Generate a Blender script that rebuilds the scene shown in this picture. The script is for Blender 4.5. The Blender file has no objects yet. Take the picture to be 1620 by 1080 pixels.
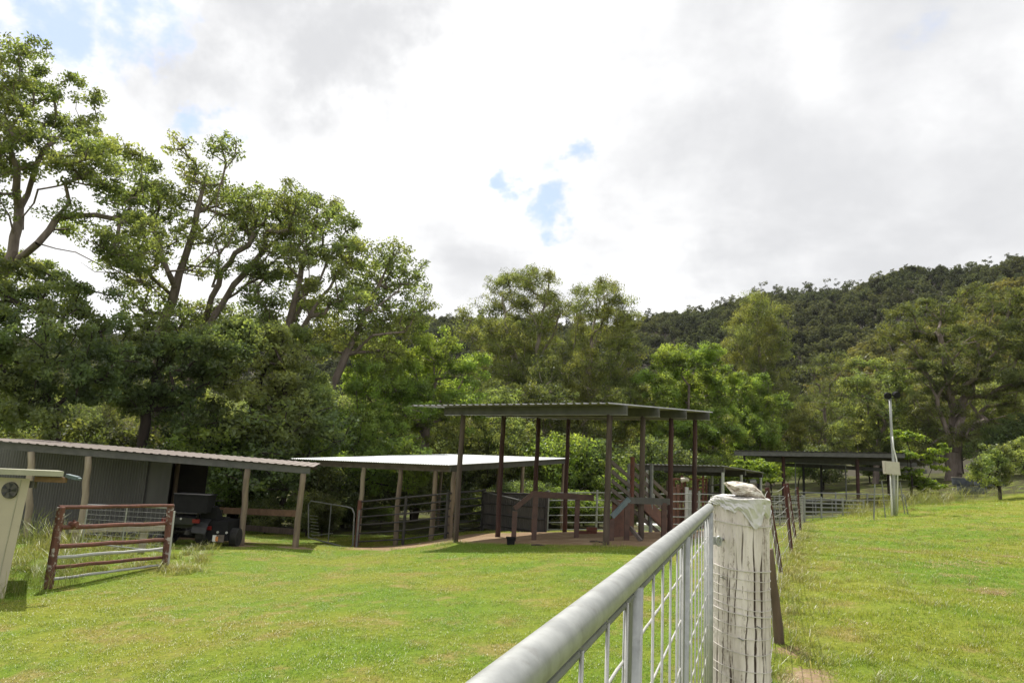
import bpy, math, random
import numpy as np
from mathutils import Vector

sc = bpy.context.scene
C = sc.collection
random.seed(7)
RNG = np.random.default_rng(7)
PI = math.pi

# ------------------------------------------------------------------ camera
F = 1080.0                      # focal length in photo pixels (24 mm on a 36 mm frame, 1620 px wide)
TH, RO = math.radians(9.6), math.radians(3.0)
EYE = np.array([0.0, 0.0, 1.6])
_u = np.array([0, -math.sin(TH), math.cos(TH)])
FW = np.array([0, math.cos(TH), math.sin(TH)])
_r = np.array([1.0, 0, 0])
CR = math.cos(RO) * _r + math.sin(RO) * _u
CU = -math.sin(RO) * _r + math.cos(RO) * _u
cam_d = bpy.data.cameras.new('camera')
cam_d.sensor_width = 36.0
cam_d.lens = 24.0
cam_d.clip_start = 0.05
cam_d.clip_end = 3000
cam = bpy.data.objects.new('camera', cam_d)
C.objects.link(cam)
from mathutils import Matrix
cam.matrix_world = Matrix(((CR[0], CU[0], -FW[0], EYE[0]), (CR[1], CU[1], -FW[1], EYE[1]),
                           (CR[2], CU[2], -FW[2], EYE[2]), (0, 0, 0, 1)))
sc.camera = cam
sc.cycles.use_denoising = True

# ------------------------------------------------------------------ view, sun, sky
sc.view_settings.view_transform = 'Standard'
sc.view_settings.look = 'None'
sc.view_settings.exposure = 0.45
sc.view_settings.gamma = 1.0
sc.view_settings.use_curve_mapping = False
SUN_EL, SUN_AZ = math.radians(60), math.radians(-22)     # azimuth from +Y towards +X
sun_dir = np.array([math.sin(SUN_AZ) * math.cos(SUN_EL), math.cos(SUN_AZ) * math.cos(SUN_EL), math.sin(SUN_EL)])
sun_d = bpy.data.lights.new('sun', 'SUN')
sun_d.energy = 4.8
sun_d.angle = math.radians(0.6)
sun_d.color = (1.0, 0.95, 0.86)
sun = bpy.data.objects.new('sun', sun_d)
C.objects.link(sun)
sun.rotation_euler = Vector((-sun_dir).tolist()).to_track_quat('-Z', 'Y').to_euler()
sun.location = (0, 0, 60)

world = bpy.data.worlds.new('World')
sc.world = world
world.use_nodes = True


def N(nt, typ, **kw):
    n = nt.nodes.new(typ)
    for k, v in kw.items():
        if k.startswith('i_'):
            key = k[2:]
            n.inputs[int(key) if key.isdigit() else key.replace('_', ' ')].default_value = v
        else:
            setattr(n, k, v)
    return n


def math_node(nt, op, a, b=None, c=None, clamp=False):
    n = nt.nodes.new('ShaderNodeMath')
    n.operation = op
    n.use_clamp = clamp
    for i, v in enumerate((a, b, c)):
        if v is None:
            continue
        if isinstance(v, (int, float)):
            n.inputs[i].default_value = v
        else:
            nt.links.new(v, n.inputs[i])
    return n.outputs[0]


def ramp(nt, fac, lo, hi, a=0.0, b=1.0):
    n = nt.nodes.new('ShaderNodeMapRange')
    n.interpolation_type = 'SMOOTHSTEP'
    nt.links.new(fac, n.inputs[0])
    n.inputs[1].default_value, n.inputs[2].default_value = lo, hi
    n.inputs[3].default_value, n.inputs[4].default_value = a, b
    return n.outputs[0]


def mixc(nt, fac, a, b):
    n = nt.nodes.new('ShaderNodeMix')
    n.data_type = 'RGBA'
    for sock, v in ((n.inputs[0], fac), (n.inputs[6], a), (n.inputs[7], b)):
        if isinstance(v, (int, float)):
            sock.default_value = v
        elif isinstance(v, tuple):
            sock.default_value = (*v[:3], 1)
        else:
            nt.links.new(v, sock)
    return n.outputs[2]


def ray(px, py):
    return FW + CR * (px - 810) / F - CU * (py - 540) / F


def build_sky():
    nt = world.node_tree
    nt.nodes.clear()
    out = N(nt, 'ShaderNodeOutputWorld')
    bg = N(nt, 'ShaderNodeBackground')
    bg.inputs[1].default_value = 0.1
    nt.links.new(bg.outputs[0], out.inputs[0])
    sky = N(nt, 'ShaderNodeTexSky', sky_type='NISHITA', sun_disc=False)
    sky.sun_elevation = SUN_EL
    sky.sun_rotation = SUN_AZ
    sky.altitude = 200
    sky.air_density = 1.0
    sky.dust_density = 1.2
    tc = N(nt, 'ShaderNodeTexCoord')
    d = tc.outputs['Generated']
    sep = N(nt, 'ShaderNodeSeparateXYZ')
    nt.links.new(d, sep.inputs[0])
    z = math_node(nt, 'ADD', math_node(nt, 'MAXIMUM', sep.outputs[2], 0.0), 0.22)
    comb = N(nt, 'ShaderNodeCombineXYZ')
    nt.links.new(math_node(nt, 'DIVIDE', sep.outputs[0], z), comb.inputs[0])
    nt.links.new(math_node(nt, 'DIVIDE', sep.outputs[1], z), comb.inputs[1])
    p = comb.outputs[0]

    def noise(scale, detail, rough, off, lac=2.0, dist=0.0):
        m = N(nt, 'ShaderNodeMapping')
        m.inputs[1].default_value = off
        nt.links.new(p, m.inputs[0])
        n = N(nt, 'ShaderNodeTexNoise')
        n.inputs['Scale'].default_value = scale
        n.inputs['Detail'].default_value = detail
        n.inputs['Roughness'].default_value = rough
        n.inputs['Lacunarity'].default_value = lac
        n.inputs['Distortion'].default_value = dist
        nt.links.new(m.outputs[0], n.inputs['Vector'])
        return n.outputs[0]
    fine = noise(5.5, 9, 0.6, (3.1, 1.7, 0))
    mid = noise(1.9, 6, 0.55, (7.7, 4.4, 2), dist=0.3)
    big = noise(1.1, 4, 0.5, (1.3, 8.4, 5))
    # gaps in the cloud sheet: directions where blue sky shows, edges broken by the noise
    # break the outlines of gaps and grey banks by bending the view direction with noise
    def warp(amount):
        col = []
        wn = N(nt, 'ShaderNodeVectorMath', operation='MULTIPLY_ADD')
        tn = N(nt, 'ShaderNodeTexNoise')
        tn.inputs['Scale'].default_value = 6.5
        tn.inputs['Detail'].default_value = 8
        tn.inputs['Roughness'].default_value = 0.62
        nt.links.new(d, tn.inputs['Vector'])
        nt.links.new(tn.outputs['Color'], wn.inputs[0])
        wn.inputs[1].default_value = (amount,) * 3
        add = N(nt, 'ShaderNodeVectorMath', operation='SUBTRACT')
        nt.links.new(d, add.inputs[0])
        add.inputs[1].default_value = (amount * .5,) * 3
        nt.links.new(add.outputs[0], wn.inputs[2])
        return wn.outputs[0]
    d_hole, d_grey = warp(.24), warp(.55)
    holes = None
    for px, py, rad, depth in ((85, 70, .050, 1.0), (215, 45, .042, .9), (130, 100, .030, .9), (805, 298, .026, 1.0),
                               (885, 355, .030, .9), (908, 245, .022, .85), (850, 262, .035, .6), (765, 255, .018, .7), (340, 205, .020, .7), (370, 235, .012, .6),
                               (1430, 90, .045, .2), (1282, 378, .012, .7), (-200, 60, .06, 1.0), (880, -260, .09, .9),
                               (2100, 200, .1, .8), (-700, 300, .09, .8), (400, -500, .1, .8)):
        v = ray(px, py)
        v = v / np.linalg.norm(v)
        dn = N(nt, 'ShaderNodeVectorMath', operation='DISTANCE')
        nt.links.new(d_hole, dn.inputs[0])
        dn.inputs[1].default_value = v.tolist()
        f = ramp(nt, dn.outputs['Value'], rad * 0.2, rad * 2.3, depth, 0.0)
        holes = f if holes is None else math_node(nt, 'MAXIMUM', holes, f)
    h = math_node(nt, 'ADD', holes, math_node(nt, 'MULTIPLY', math_node(nt, 'SUBTRACT', fine, 0.5), 2.2))
    blue = ramp(nt, h, 0.32, 0.95)
    blue = math_node(nt, 'MULTIPLY', blue, ramp(nt, holes, 0.0, 0.25))
    # cloud brightness: thin bright sheet with greyer thick patches
    grey = None
    for px, py, rad, depth in ((570, 110, .13, 1.0), (420, 40, .12, .8), (1350, 240, .32, .8), (1530, 330, .28, .9), (1150, 380, .14, .7),
                               (700, 430, .10, .4), (1180, 120, .16, .45), (1600, 120, .2, .6), (930, 470, .08, .3)):
        v = ray(px, py)
        v = v / np.linalg.norm(v)
        dn = N(nt, 'ShaderNodeVectorMath', operation='DISTANCE')
        nt.links.new(d_grey, dn.inputs[0])
        dn.inputs[1].default_value = v.tolist()
        f = ramp(nt, dn.outputs['Value'], 0.0, rad * 1.5, depth, 0.0)
        grey = f if grey is None else math_node(nt, 'MAXIMUM', grey, f)
    g = math_node(nt, 'ADD', math_node(nt, 'MULTIPLY', grey, 0.75),
                  math_node(nt, 'MULTIPLY', math_node(nt, 'SUBTRACT', mid, 0.5), 1.7))
    g = math_node(nt, 'ADD', g, math_node(nt, 'MULTIPLY', math_node(nt, 'SUBTRACT', big, 0.5), 0.8))
    g = math_node(nt, 'ADD', g, math_node(nt, 'MULTIPLY', math_node(nt, 'SUBTRACT', fine, 0.5), 0.55))
    gf = ramp(nt, g, -0.35, 0.9)
    cloud = mixc(nt, gf, (8.8, 8.8, 8.8), (5.6, 5.65, 5.8))
    skyb = N(nt, 'ShaderNodeVectorMath', operation='MULTIPLY')
    nt.links.new(sky.outputs[0], skyb.inputs[0])
    skyb.inputs[1].default_value = (0.45, 0.48, 0.62)
    skyc = N(nt, 'ShaderNodeVectorMath', operation='ADD')
    nt.links.new(skyb.outputs[0], skyc.inputs[0])
    skyc.inputs[1].default_value = (3.4, 3.9, 4.7)       # thin veil of vapour in the gaps
    col = mixc(nt, blue, cloud, skyc.outputs[0])
    nt.links.new(col, bg.inputs[0])


build_sky()


# ------------------------------------------------------------------ points from the photograph
def at(px, py, Y):
    d = ray(px, py)
    return EYE + d * (Y / d[1])


def proj(p):
    v = np.asarray(p, float) - EYE
    z = v @ FW
    return np.array([810 + F * (v @ CR) / z, 540 - F * (v @ CU) / z])


# ------------------------------------------------------------------ terrain heights
_ctrl = []


def ctl(px, py, Y):
    _ctrl.append(tuple(at(px, py, Y)))


for p in ((1.15, 3.4, 0.0), (0, 0, 0.0), (0, -6, 0.1), (-6, -5, -.5), (6, -5, .3), (-2, 4, -.2), (-4.5, 6, -.55), (3, 4, .03), (5, 5.5, .08),
          (-30, 0, -1.2), (30, 0, 1.2), (-30, 40, -1.9), (-12, 30, -1.9), (0, 36, -1.5), (9, 30, -1.15), (14, 38, -1.1), (-4, 30, -1.85),
          (-60, 60, -2.5), (0, 60, -2.0), (60, 60, 4.0), (25, 34, 1.15), (35, 45, 2.3), (30, 20, 1.6), (-60, -40, -2), (60, -40, 2), (0, -60, 0),
          (-120, 120, -3), (0, 120, -2.5), (120, 120, 7), (-300, 300, -4), (300, 300, 12), (0, 400, -2), (-300, -200, -4), (300, -200, 4)):
    _ctrl.append(p)
for q in ((1240, 905, 10.4), (1254, 873, 13.0), (1261, 850, 16.5), (1267, 838, 20.6), (1278, 830, 26), (1330, 824, 29), (720, 853, 17.78), (889, 842, 22.2), (961, 862, 15.36),
          (1054, 845, 18.3), (1098, 838, 19.8), (900, 848, 18.6), (500, 1000, 7.0), (600, 900, 13.2), (640, 875, 18), (580, 884, 18), (800, 868, 15.6),
          (470, 862, 18.5), (383, 861, 18.2), (127, 850, 17.4), (20, 850, 17.1), (75, 930, 11.2), (262, 897, 13.6), (5, 950, 10.3), (400, 885, 15),
          (567, 868, 21.5), (628, 863, 21.0), (685, 854, 20.4), (738, 841, 20.8), (763, 839, 23), (870, 841, 25), (1000, 841, 25), (1106, 843, 25), (1415, 816, 29), (1385, 822, 27.5),
          (1440, 800, 32), (1500, 792, 35), (1583, 795, 34), (1620, 880, 13.3), (1500, 960, 7.5), (1450, 860, 17), (1350, 850, 19), (1330, 832, 24), (1560, 778, 44), (300, 960, 9.0), (850, 930, 9.3)):
    ctl(*q)
_ctrl = np.array(_ctrl)
_P = _ctrl[:, :2]
_n = len(_P)
_A = np.zeros((_n + 3, _n + 3))
_A[:_n, :_n] = np.linalg.norm(_P[:, None] - _P[None], axis=2) - np.eye(_n) * 0.6
_A[:_n, _n] = 1
_A[:_n, _n + 1:] = _P
_A[_n, :_n] = 1
_A[_n + 1:, :_n] = _P.T
_W = np.linalg.solve(_A, np.concatenate([_ctrl[:, 2], [0, 0, 0]]))


def gz(xy):
    xy = np.atleast_2d(np.asarray(xy, float))[:, :2]
    out = np.empty(len(xy))
    for s in range(0, len(xy), 20000):
        q = xy[s:s + 20000]
        D = np.sqrt(((q[:, None] - _P[None]) ** 2).sum(2) + 0.09)
        out[s:s + 20000] = D @ _W[:_n] + _W[_n] + q @ _W[_n + 1:]
    x, y = xy[:, 0], xy[:, 1]
    out += 0.02 * np.sin(x * 1.3 + y * 0.7) * np.sin(y * 0.9 - x * 0.4) * np.clip((np.hypot(x, y) - 2) / 4, 0, 1)
    return out


def g1(x, y):
    return float(gz([[x, y]])[0])


def base(px, py, Y):
    """ground point straight under the pixel's ray at depth Y"""
    p = at(px, py, Y)
    return np.array([p[0], p[1], g1(p[0], p[1])])


# ------------------------------------------------------------------ materials
def new_mat(name):
    m = bpy.data.materials.new(name)
    m.use_nodes = True
    nt = m.node_tree
    nt.nodes.clear()
    o = N(nt, 'ShaderNodeOutputMaterial')
    b = N(nt, 'ShaderNodeBsdfPrincipled')
    nt.links.new(b.outputs[0], o.inputs[0])
    return m, nt, b, o


def noise_tex(nt, scale, detail=5, rough=0.55, stretch=(1, 1, 1), coord='Object', off=(0, 0, 0)):
    if coord == 'Position':
        src = N(nt, 'ShaderNodeNewGeometry').outputs['Position']
    else:
        src = N(nt, 'ShaderNodeTexCoord').outputs[coord]
    mp = N(nt, 'ShaderNodeMapping')
    mp.inputs[3].default_value = stretch
    mp.inputs[1].default_value = off
    nt.links.new(src, mp.inputs[0])
    n = N(nt, 'ShaderNodeTexNoise')
    n.inputs['Scale'].default_value = scale
    n.inputs['Detail'].default_value = detail
    n.inputs['Roughness'].default_value = rough
    nt.links.new(mp.outputs[0], n.inputs['Vector'])
    return n.outputs[0]


def surf(name, c1, c2, scale=6, stretch=(1, 1, 1), rough=0.7, metal=0.0, bump=0.3, c3=None, thr=(0.55, 0.7), scale3=3, spec=0.4, mix=(0.3, 0.7), bdist=0.01):
    m, nt, b, o = new_mat(name)
    n1 = noise_tex(nt, scale, 6, 0.6, stretch)
    col = mixc(nt, ramp(nt, n1, *mix), c1, c2)
    if c3:
        n2 = noise_tex(nt, scale3, 7, 0.65, stretch, off=(5, 3, 1))
        col = mixc(nt, ramp(nt, n2, *thr), col, c3)
    nt.links.new(col, b.inputs['Base Color'])
    b.inputs['Roughness'].default_value = rough
    b.inputs['Metallic'].default_value = metal
    b.inputs['Specular IOR Level'].default_value = spec
    if bump:
        bp = N(nt, 'ShaderNodeBump')
        bp.inputs['Strength'].default_value = bump
        bp.inputs['Distance'].default_value = bdist
        nf = noise_tex(nt, scale * 3, 6, 0.6, stretch)
        nt.links.new(nf, bp.inputs['Height'])
        nt.links.new(bp.outputs[0], b.inputs['Normal'])
    return m


M = {}
M['rust_post'] = surf('reddish painted timber', (.062, .026, .020), (.038, .020, .017), 9, (1, 1, .12), .8, c3=(.12, .09, .075), thr=(.58, .72), scale3=5)
M['dark_post'] = surf('dark weathered timber', (.05, .035, .028), (.10, .075, .06), 10, (1, 1, .1), .85, c3=(.15, .12, .10), thr=(.6, .75), scale3=5)
M['log_post'] = surf('weathered round timber', (.24, .19, .13), (.13, .10, .075), 9, (1, 1, .12), .85, c3=(.10, .08, .06), thr=(.6, .75), scale3=6)
M['log_pale'] = surf('pale treated timber', (.34, .29, .21), (.22, .18, .125), 8, (1, 1, .12), .85)
M['beam_steel'] = surf('dark grey steel', (.085, .085, .083), (.12, .118, .115), 5, rough=.5, metal=.5, bump=.05)
M['sheet_grey'] = surf('weathered zinc sheet', (.20, .20, .20), (.30, .30, .295), 3, rough=.5, metal=.35, bump=.05, c3=(.20, .15, .12), thr=(.6, .75))
M['sheet_white'] = surf('bright zinc sheet', (.74, .76, .76), (.66, .68, .68), 2, rough=.38, metal=.2, bump=.03)
M['sheet_brown'] = surf('dusty brown roof sheet', (.20, .168, .150), (.155, .13, .116), 1.5, rough=.6, metal=.1, bump=.05, c3=(.14, .10, .085), thr=(.55, .72), scale3=2.5)
M['wall_zinc'] = surf('dull grey wall sheet', (.092, .091, .087), (.125, .123, .118), 2, (1, 1, .3), .55, .3, .05)
M['wall_shade'] = surf('shed bay wall with painted shade', (.02, .019, .018), (.035, .033, .03), 2, rough=.9, bump=.1)  # near-black colour stands in for the shade inside the shed bay
M['galv_yard'] = surf('weathered yard steel', (.21, .215, .21), (.30, .305, .30), 9, rough=.55, metal=.4, bump=.06, bdist=.002)
M['galv'] = surf('galvanised steel', (.29, .30, .295), (.39, .40, .39), 26, rough=.45, metal=.45, bump=.12, c3=(.255, .255, .245), thr=(.52, .72), scale3=31, bdist=.002)
M['galv_dull'] = surf('dull galvanised steel', (.17, .175, .17), (.24, .245, .24), 9, rough=.55, metal=.45, bump=.06, bdist=.002)
M['wire'] = surf('zinc wire', (.40, .40, .385), (.50, .49, .47), 20, rough=.45, metal=.5, bump=0)
M['black_pipe'] = surf('black painted pipe', (.022, .022, .023), (.05, .045, .042), 6, rough=.6, bump=.05)
M['rust'] = surf('rusty red steel', (.165, .066, .045), (.10, .046, .034), 12, rough=.85, bump=.35, c3=(.34, .27, .23), thr=(.6, .72), scale3=7, bdist=.003)
M['rust_white'] = surf('rusty steel with pale flaking paint', (.16, .07, .05), (.10, .05, .04), 12, rough=.85, bump=.35, c3=(.45, .42, .39), thr=(.52, .62), scale3=9, bdist=.003)
M['picket'] = surf('maroon painted steel picket', (.085, .022, .02), (.06, .02, .018), 10, rough=.7, bump=.15, c3=(.11, .07, .05), thr=(.6, .75), scale3=9)
M['cream'] = surf('cream painted wall', (.43, .385, .285), (.39, .35, .26), 1.6, rough=.8, bump=.05, c3=(.31, .275, .20), thr=(.6, .8))
M['cream_roof'] = surf('pale roof edge', (.36, .355, .26), (.29, .285, .21), 3, rough=.7, bump=.05)
M['board'] = surf('grey weathered board', (.15, .125, .108), (.095, .078, .068), 7, (1, 1, 1), .9, bump=.3)
M['board_brown'] = surf('brown timber rail', (.23, .14, .08), (.15, .09, .055), 7, (1, 1, 1), .85, bump=.3)
M['board_pale'] = surf('pale grey timber', (.36, .33, .26), (.27, .245, .19), 5, (1, 1, 1), .85, bump=.25)
M['rail_steel'] = surf('brown rusted channel steel', (.105, .06, .046), (.07, .043, .035), 6, rough=.75, bump=.15)
M['rail_blue'] = surf('worn blue grey steel', (.09, .13, .15), (.14, .17, .18), 6, rough=.6, bump=.1)
M['ramp_red'] = surf('rusted red ramp plate', (.15, .075, .052), (.095, .052, .04), 5, rough=.9, bump=.2)
M['dark_sheet'] = surf('dark grey steel sheet', (.06, .058, .055), (.095, .088, .08), 4, (1, 1, .3), .7, .1, .1, c3=(.13, .09, .07), thr=(.6, .78))
M['black'] = surf('black plastic', (.009, .009, .010), (.014, .014, .015), 5, rough=.8, bump=0, spec=.15)
M['rubber'] = surf('tyre rubber', (.014, .014, .014), (.03, .028, .026), 8, rough=.9, bump=.1)
M['body_grey'] = surf('dark grey body plastic', (.018, .019, .02), (.028, .028, .03), 5, rough=.5, bump=0)
M['red'] = surf('red lens', (.16, .008, .008), (.12, .006, .006), 5, rough=.3, bump=0)
M['white_paint'] = surf('white painted pipe', (.70, .70, .68), (.60, .60, .58), 6, rough=.5, bump=.03)
M['orange'] = surf('orange sticker', (.55, .22, .06), (.5, .2, .06), 5, rough=.5, bump=0)
M['box_cream'] = surf('cream plastic box', (.48, .45, .38), (.42, .39, .33), 4, rough=.55, bump=.02)
M['trough'] = surf('blue grey trough plastic', (.05, .06, .075), (.075, .085, .10), 3, rough=.6, bump=.02)
M['brick'] = surf('dusty red brick', (.20, .075, .05), (.14, .06, .045), 20, rough=.95, bump=.3)
M['pale_steel'] = surf('pale pipe', (.48, .48, .47), (.40, .40, .39), 5, rough=.5, metal=.2, bump=0)
M['wire_pale'] = surf('weathered pale wire', (.58, .55, .51), (.48, .45, .42), 20, rough=.6, metal=.1, bump=0)
M['rock'] = surf('pale schist rock', (.40, .34, .27), (.66, .62, .55), 34, (1, 1, 1.6), .55, bump=1.0, c3=(.20, .145, .10), thr=(.50, .60), scale3=17, spec=.6, bdist=.006)
M['tin'] = surf('painted crumpled tin', (.58, .565, .55), (.44, .43, .42), 12, rough=.42, metal=.25, bump=.15, c3=(.42, .36, .30), thr=(.62, .72), scale3=20, bdist=.003)
M['stay'] = surf('old brown stay timber', (.15, .105, .07), (.09, .065, .045), 12, (1, 1, .12), .9, c3=(.06, .045, .035), thr=(.58, .7), scale3=8)
M['bark'] = surf('grey brown bark', (.205, .165, .142), (.115, .09, .076), 5, (1, 1, .25), .9, bump=.6, c3=(.17, .14, .12), thr=(.58, .74), scale3=2.5, bdist=.03)
M['bark_pale'] = surf('pale gum bark', (.34, .29, .245), (.22, .18, .15), 2.5, (1, 1, .3), .85, bump=.3, c3=(.11, .085, .07), thr=(.52, .64), scale3=1.2, bdist=.02)
M['bark_dark'] = surf('dark rough bark', (.05, .036, .03), (.028, .022, .019), 6, (1, 1, .25), .95, bump=.6, c3=(.09, .07, .06), thr=(.6, .75), bdist=.03)


def leaf_mat(name, ca, cb, cc, trans=0.52, big=0.35, gloss=0.022, tint=None):
    m, nt, b, o = new_mat(name)
    nt.nodes.remove(b)
    geo = N(nt, 'ShaderNodeNewGeometry')
    n1 = noise_tex(nt, big, 3, 0.5, coord='Position')
    n2 = noise_tex(nt, big * 3.7, 2, 0.5, coord='Position', off=(9, 2, 4))
    col = mixc(nt, geo.outputs['Random Per Island'], ca, cb)
    col = mixc(nt, ramp(nt, n1, .42, .66, 0, .85), col, cc)
    hv = N(nt, 'ShaderNodeHueSaturation')
    nt.links.new(col, hv.inputs['Color'])
    nt.links.new(ramp(nt, n2, .36, .64, .58, 1.45), hv.inputs['Value'])
    df = N(nt, 'ShaderNodeBsdfDiffuse')
    tr = N(nt, 'ShaderNodeBsdfTranslucent')
    nt.links.new(hv.outputs[0], df.inputs[0])
    tcol = N(nt, 'ShaderNodeMix', data_type='RGBA', blend_type='MULTIPLY')
    tcol.inputs[0].default_value = 1.0
    nt.links.new(hv.outputs[0], tcol.inputs[6])
    tcol.inputs[7].default_value = (*(tint or (2.1, 1.95, 0.9)), 1)
    nt.links.new(tcol.outputs[2], tr.inputs[0])
    mx = N(nt, 'ShaderNodeMixShader')
    mx.inputs[0].default_value = trans
    nt.links.new(df.outputs[0], mx.inputs[1])
    nt.links.new(tr.outputs[0], mx.inputs[2])
    gl = N(nt, 'ShaderNodeBsdfGlossy')
    gl.inputs['Roughness'].default_value = 0.45
    gl.inputs[0].default_value = (.9, .95, .9, 1)
    mx2 = N(nt, 'ShaderNodeMixShader')
    mx2.inputs[0].default_value = gloss
    nt.links.new(mx.outputs[0], mx2.inputs[1])
    nt.links.new(gl.outputs[0], mx2.inputs[2])
    nt.links.new(mx2.outputs[0], o.inputs[0])
    return m


L_MID = leaf_mat('mid green leaves', (.106, .150, .060), (.156, .198, .075), (.190, .212, .078))
L_BRIGHT = leaf_mat('bright green leaves', (.108, .172, .042), (.152, .222, .054), (.186, .232, .060))
L_DARK = leaf_mat('dark green leaves', (.070, .106, .046), (.104, .146, .060), (.132, .160, .062))
L_OLIVE = leaf_mat('olive gum leaves', (.092, .122, .046), (.132, .160, .058), (.160, .170, .058))
L_DULL = leaf_mat('dull grey green leaves', (.062, .084, .036), (.088, .112, .046), (.105, .118, .045))
L_SPREAD = leaf_mat('dark olive gum leaves', (.066, .088, .036), (.096, .118, .046), (.120, .130, .048))
L_HILL = leaf_mat('hill forest leaves with painted shade', (.036, .047, .029), (.057, .069, .040), (.072, .080, .044), trans=.42, big=.03, gloss=.01)  # dark leaf colour stands in for cloud shadow over the hill
L_SPUR = leaf_mat('spur forest leaves with painted sun', (.070, .080, .034), (.105, .110, .042), (.132, .122, .046), trans=.4, big=.03, gloss=.02)  # lighter copy of the forest leaves, sunlight on the spur put into the colour
L_LIME = leaf_mat('lime compound leaves', (.125, .190, .030), (.165, .235, .038), (.19, .245, .042), trans=.5, big=.8)


# ------------------------------------------------------------------ mesh builder
ORG = {}


class MB:
    def __init__(s):
        s.v, s.f = [], []

    def add(s, v, f):
        o = len(s.v)
        s.v.extend(tuple(map(float, q)) for q in v)
        s.f.extend(tuple(i + o for i in q) for q in f)

    @staticmethod
    def frame(d):
        d = d / (np.linalg.norm(d) + 1e-9)
        a = np.array([0, 0, 1.0]) if abs(d[2]) < .9 else np.array([0, 1.0, 0])
        x = np.cross(a, d)
        x /= np.linalg.norm(x)
        return d, x, np.cross(d, x)

    def tube(s, p, q, r0, r1=None, n=8, caps=True):
        s.poly([p, q], [r0, r0 if r1 is None else r1], n, caps)

    def poly(s, pts, r, n=8, caps=True, jit=0):
        pts = [np.asarray(p, float) for p in pts]
        if not hasattr(r, '__len__'):
            r = [r] * len(pts)
        V, Fc = [], []
        _, x, _ = s.frame(pts[1] - pts[0])
        for i, p in enumerate(pts):
            d = pts[min(i + 1, len(pts) - 1)] - pts[max(i - 1, 0)]
            d = d / (np.linalg.norm(d) + 1e-9)
            x = x - d * (x @ d)
            x /= np.linalg.norm(x) + 1e-9
            y = np.cross(d, x)
            for k in range(n):
                a = 2 * PI * k / n
                rr = r[i] * (1 + (random.uniform(-jit, jit) if jit else 0))
                V.append(p + (x * math.cos(a) + y * math.sin(a)) * rr)
        for i in range(len(pts) - 1):
            for k in range(n):
                a, b = i * n + k, i * n + (k + 1) % n
                Fc.append((a, b, b + n, a + n))
        if caps:
            Fc.append(tuple(range(n - 1, -1, -1)))
            Fc.append(tuple(range((len(pts) - 1) * n, len(pts) * n)))
        s.add(V, Fc)

    def log(s, p, q, r0, r1, n=10, segs=7, wob=0.02, jit=0.05):
        p, q = np.asarray(p, float), np.asarray(q, float)
        pts, rr = [], []
        for i in range(segs + 1):
            t = i / segs
            w = np.array([random.uniform(-wob, wob), random.uniform(-wob, wob), 0]) * (0 if i in (0, segs) else 1)
            pts.append(p + (q - p) * t + w)
            rr.append(r0 + (r1 - r0) * t)
        s.poly(pts, rr, n, True, jit)

    def box(s, c, hx, hy, hz, ax=None):
        c = np.asarray(c, float)
        ax = np.eye(3) if ax is None else np.asarray(ax, float)
        V = [c + ax[0] * hx * i + ax[1] * hy * j + ax[2] * hz * k for i in (-1, 1) for j in (-1, 1) for k in (-1, 1)]
        s.add(V, [(0, 1, 3, 2), (4, 6, 7, 5), (0, 4, 5, 1), (2, 3, 7, 6), (0, 2, 6, 4), (1, 5, 7, 3)])

    def bar(s, p, q, w, h, up=(0, 0, 1)):
        """rectangular bar from p to q, w across, h along up"""
        p, q = np.asarray(p, float), np.asarray(q, float)
        d = q - p
        L = np.linalg.norm(d)
        d = d / L
        up = np.asarray(up, float)
        x = np.cross(d, up)
        if np.linalg.norm(x) < 1e-3:
            x = np.cross(d, np.array([0, 1.0, 0]))
        x /= np.linalg.norm(x)
        u = np.cross(x, d)
        s.box((p + q) / 2, L / 2, w / 2, h / 2, (d, x, u))

    def hexa(s, b, t):
        """box from four bottom and four top corners in the same winding"""
        s.add(list(b) + list(t), [(3, 2, 1, 0), (4, 5, 6, 7)] + [(i, (i + 1) % 4, 4 + (i + 1) % 4, 4 + i) for i in range(4)])

    def sheet(s, O, A, B, prof='corr', pitch=0.076, amp=0.009, th=0.004, along=2, nrm=None):
        """profiled sheet: O corner, A along the ribs, B across them"""
        O, A, B = (np.asarray(q, float) for q in (O, A, B))
        nn = np.cross(A, B)
        nn /= np.linalg.norm(nn)
        if nn[2] < 0 and nrm is None:
            nn = -nn
        W = np.linalg.norm(B)
        us, hs = [], []
        k = max(1, int(round(W / pitch)))
        for i in range(k):
            if prof == 'corr':
                for a in (0, .25, .5, .75):
                    us.append((i + a) / k)
                    hs.append(amp * math.sin(a * 2 * PI))
            else:
                for a, h in ((0, 0), (.55, 0), (.64, 1), (.88, 1), (.97, 0)):
                    us.append((i + a) / k)
                    hs.append(amp * 2 * h)
        us.append(1.0)
        hs.append(0)
        m = len(us)
        V = []
        for side in (0, -th):
            for j in range(along):
                for u_, h in zip(us, hs):
                    V.append(O + A * (j / (along - 1)) + B * u_ + nn * (h + side))
        Fc = []
        T = along * m
        for j in range(along - 1):
            for i in range(m - 1):
                a = j * m + i
                Fc.append((a, a + 1, a + m + 1, a + m))
                Fc.append((T + a, T + a + m, T + a + m + 1, T + a + 1))
        for i in range(m - 1):
            Fc.append((i, T + i, T + i + 1, i + 1))
            a = (along - 1) * m + i
            Fc.append((a, a + 1, T + a + 1, T + a))
        for j in range(along - 1):
            a = j * m
            Fc.append((a, a + m, T + a + m, T + a))
            a = j * m + m - 1
            Fc.append((a, T + a, T + a + m, a + m))
        s.add(V, Fc)

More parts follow.
